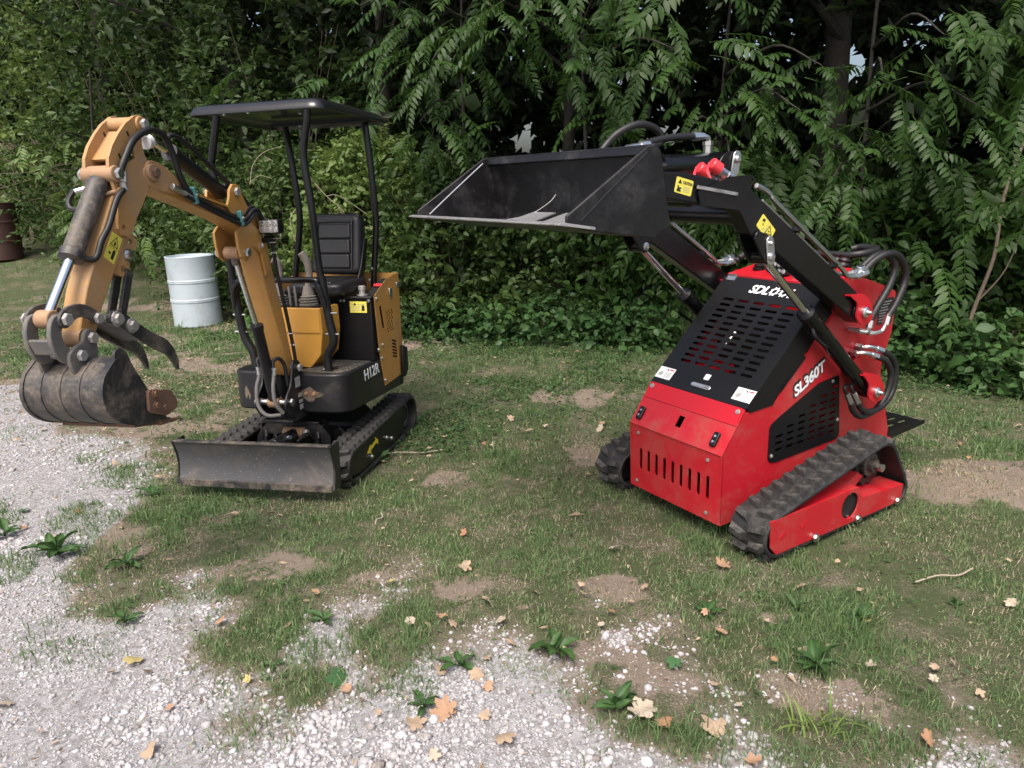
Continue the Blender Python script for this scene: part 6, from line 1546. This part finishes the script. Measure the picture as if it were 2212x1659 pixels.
# measured spots: world x, y, size
NAMED = [
    (732, 1465, .115, 'green', 'large fresh green leaf lying flat on the gravel'),
    (1000, 1236, .085, 'tan', 'broad tan leaf lying on the grass at centre below the excavator'),
    (965, 1545, .10, 'orange', 'crumpled orange brown leaf lying on gravel at bottom centre'),
    (892, 1572, .085, 'tan', 'rolled tan leaf beside the crumpled orange leaf'),
    (1385, 1553, .13, 'pale', 'big pale maple leaf beside the weed at bottom centre right'),
    (1440, 1575, .08, 'brown', 'reddish leaf touching the big pale maple leaf'),
    (1545, 1590, .10, 'tan', 'large tan leaf on white gravel right of the big pale maple leaf'),
    (1080, 1352, .075, 'pale', 'curled pale leaf on dead grass in the centre foreground'),
    (1055, 1312, .075, 'pale', 'pale leaf with a dark middle just above the curled pale leaf'),
    (1560, 1377, .07, 'orange', 'bright orange leaf standing on a bare patch below the loader'),
    (1326, 1192, .06, 'pale', 'pale leaf on grass in front of the loader'),
    (1560, 1232, .075, 'orange', 'orange brown leaf by the front end of the loader track'),
    (508, 1119, .085, 'tan', 'tan maple leaf below the left end of the dozer blade'),
    (105, 1168, .085, 'tan', 'tan leaf on gravel above the dock weed at left'),
    (303, 1180, .06, 'tan', 'small tan leaf on the worn ground below the dozer blade'),
    (292, 1432, .085, 'yellow', 'yellow leaf with a brown edge on gravel at lower left'),
    (330, 1628, .08, 'tan', 'round tan leaf on gravel at the bottom left edge'),
    (848, 1266, .065, 'yellow', 'yellow green leaf on the bare patch left of centre'),
    (8, 1530, .09, 'pale', 'pale leaf cut by the left edge of the picture'),
    (50, 1108, .07, 'green', 'green leaf at left on the gravel below the bucket'),
    (1298, 932, .07, 'pale', 'pale leaf on grass between excavator and loader, nearest to the loader'),
    (968, 852, .055, 'yellow', 'small yellow leaf behind the right track of the excavator'),
    (1040, 804, .07, 'green', 'pale green leaf on the lawn far behind between both machines'),
    (1305, 995, .07, 'green', 'light green leaf left of the far loader track'),
    (1455, 1440, .07, 'green', 'pale green leaf on grass below the bright orange leaf'),
    (685, 1290, .055, 'orange', 'small orange leaf on the grass edge left of centre'),
    (480, 1352, .055, 'orange', 'small orange leaf on gravel at left of the grass edge'),
    (752, 1496, .055, 'orange', 'small orange leaf touching the large green leaf'),
    (370, 1535, .045, 'orange', 'small orange leaf on plain gravel at lower left'),
    (1085, 1605, .10, 'tan', 'large tan leaf at the bottom edge right of the crumpled orange leaf'),
    (1870, 1355, .06, 'yellow', 'pale yellow leaf beside weeds right of the bright orange leaf'),
    (1880, 1450, .05, 'pale', 'pale leaf at the white bare patch on the right'),
    (1985, 1498, .05, 'pale', 'small pale leaf on grass at lower right'),
    (1625, 1655, .06, 'orange', 'orange leaf at the bottom edge on white stones'),
    (2000, 1612, .07, 'brown', 'reddish leaf in the grass at lower right'),
]
for u, v_, sz_, kd, lb_ in NAMED:
    x, y = unproj(u, v_); fallen(x, y, sz_, kd, lb_)
AREA = [('on the gravel at the lower left', lambda: (rng.uniform(-1.6, -.1), rng.uniform(1.75, 2.6)), 10),
        ('on the grass edge in the centre foreground', lambda: (rng.uniform(-.3, .95), rng.uniform(1.95, 2.75)), 22),
        ('in the grass at the lower right', lambda: (rng.uniform(.95, 2.2), rng.uniform(2.0, 3.0)), 13),
        ('on the grass between the two machines', lambda: (rng.uniform(-.75, .7), rng.uniform(3.1, 5.4)), 14),
        ('on the worn ground below the digger bucket', lambda: (rng.uniform(-3.6, -2.0), rng.uniform(3.3, 6.0)), 24),
        ('by the foot of the shrubs', lambda: (rng.uniform(-4.6, 1.2), rng.uniform(6.8, 8.2)), 26),
        ('on the bare earth right of the loader', lambda: (rng.uniform(2.1, 3.6), rng.uniform(3.2, 4.6)), 12)]
for where, fn, cnt in AREA:
    for i in range(cnt):
        x, y = fn(); kd = random.choices(['tan', 'pale', 'brown', 'orange', 'yellow'], [.50, .24, .16, .07, .03])[0]
        nm = {'tan': 'tan', 'pale': 'pale', 'brown': 'brown', 'orange': 'orange brown', 'yellow': 'yellow'}[kd]
        fallen(x, y, random.uniform(.028, .062) * (1.25 if y > 5 else 1), kd, 'small %s dead leaf lying %s' % (nm, where), 'small %s dead leaves lying %s' % (nm, where))

# ------------------------------------------------------------------ broad-leaved weeds, each leaf a part
def weed_leaf_mesh(seed, mat='leaf_weed', wavy=.03, wid=.36):
    r = np.random.default_rng(seed); nL, V, F = 9, [], []
    for i in range(nL + 1):
        t = i / nL; wv = wid * math.sin(PI * min(1, t * .92 + .06)) ** .8 * (.35 + .65 * sst(.08, .45, t)) if t < 1 else .01
        z = .55 * t - .62 * t * t
        for j in (-1, -.5, 0, .5, 1):
            V.append((t, j * wv * .5, z + .09 * abs(j) * (1 if t > .15 else .4) + wavy * math.sin(9 * t * 2 + j * 2 + seed) * abs(j)))
    for i in range(nL):
        for j in range(4): a = i * 5 + j; F.append((a, a + 1, a + 6, a + 5))
    tt = np.array([.35 + (.5 if abs(v[1]) < .004 else 0) + r.normal(0, .05) for v in V])
    return arrmesh('leaf', np.array(V), np.array(F), M[mat], np.clip(tt, 0, 1), True)
WL = [weed_leaf_mesh(s) for s in range(4)]
WLB = [weed_leaf_mesh(s + 9, 'leaf_light', .05, .45) for s in range(3)]
def weed(u, v_, size, nleaf, label, meshes=WL, up_=.35, name='broadleaf_weed'):
    x, y = unproj(u, v_); t = empty(name, (x, y, float(gz(x, y))), label=label, cat='weed', group='broad-leaved weeds in the yard')
    for i in range(nleaf):
        o = bpy.data.objects.new('leaf', random.choice(meshes)); COL.objects.link(o); o.parent = t
        s = size * random.uniform(.45, .85); o.scale = (s, s, s)
        o.location = (random.gauss(0, size * .04), random.gauss(0, size * .04), .005)
        o.rotation_euler = (random.gauss(0, .25), -abs(random.gauss(up_, .3)), i * 2.4 + random.gauss(0, .3))
for a in [(125, 1200, .19, 11, 'dark dock weed with long wavy leaves on gravel at left'),
          (275, 1222, .13, 8, 'dock weed on the worn ground right of the big one at left'),
          (12, 1160, .14, 6, 'weed cut by the left edge of the picture'),
          (270, 1348, .09, 7, 'small dark weed in the gravel at left'),
          (1200, 1410, .15, 9, 'upright plantain weed in the centre foreground'),
          (1330, 1535, .13, 9, 'plantain weed beside the big pale maple leaf'),
          (1762, 1445, .14, 12, 'full green plantain rosette on the right beside the white bare patch'),
          (1850, 1345, .12, 9, 'plantain weed with a pale yellow leaf beside it'),
          (1720, 1320, .09, 7, 'light green small weed in front of the loader track'),
          (990, 1440, .11, 7, 'weed at the border of grass and gravel in the centre'),
          (915, 1530, .10, 8, 'dark weed left of the crumpled orange leaf'),
          (595, 1440, .06, 5, 'tiny dark weed on gravel right of the yellow leaf'),
          (700, 1345, .10, 7, 'weed at the grass edge left of centre'),
          (1530, 1330, .10, 7, 'flat weed above the bright orange leaf'),
          (2060, 1310, .06, 5, 'small bright weed at the right'),
          (820, 1000, .14, 8, 'weed beside the right track of the excavator'),
          (330, 1075, .14, 6, 'weed under the left end of the dozer blade')]:
    weed(*a)
# light green grassy plant at lower right
x, y = unproj(1750, 1575); t = empty('grassy_weed', (x, y, float(gz(x, y))), label='bright green arching grassy plant at the lower right', cat='weed')
def strap(seed):
    r = np.random.default_rng(seed); V, F = [], []; n_ = 8; b = r.uniform(1.0, 1.9)
    for i in range(n_ + 1):
        q = i / n_; a = .25 + b * q * .8; wv = .028 * (1 - q ** 3) + .001
        px_ = (V[-1][0] + math.sin(a) / n_) if V else 0; pz_ = (V[-1][2] + math.cos(a) / n_) if V else 0
        V += [(px_, -wv, pz_), (px_, wv, pz_)]
        if i: o = 2 * i; F.append((o - 2, o - 1, o + 1, o))
    return arrmesh('leaf', np.array(V), np.array(F), LM['strap'], np.full(len(V), r.uniform(.3, .9)), True)
LM['strap'] = leafmat('bright_grass_leaf', (.11, .19, .035), (.22, .30, .08), .3)
SB = [strap(s) for s in range(5)]
for i in range(34):
    o = bpy.data.objects.new('leaf', random.choice(SB)); COL.objects.link(o); o.parent = t
    s = random.uniform(.07, .15); o.scale = (s, s, s); o.location = (random.gauss(0, .055), random.gauss(0, .03), 0); o.rotation_euler = (0, random.gauss(0, .2), random.uniform(0, 6.28))

# sticks lying about
for u, v_, L_, az, lb_ in [(2040, 1255, .30, .25, 'thin pale stick in the grass at the right'), (880, 985, .5, .1, 'long dry stick on the ground behind the right excavator track'), (820, 1130, .12, 1.4, 'short bent straw on the ground under the dozer blade')]:
    x, y = unproj(u, v_); t = MB().tube([(-L_ / 2, 0, .02), (-.1 * L_, .01, .025), (.2 * L_, -.008, .022), (L_ / 2, .01, .03)], .004, n=6).build('stick', 'twig')
    t.location = (x, y, float(gz(x, y))); t.rotation_euler = (0, 0, az); tag(t, lb_, 'stick')
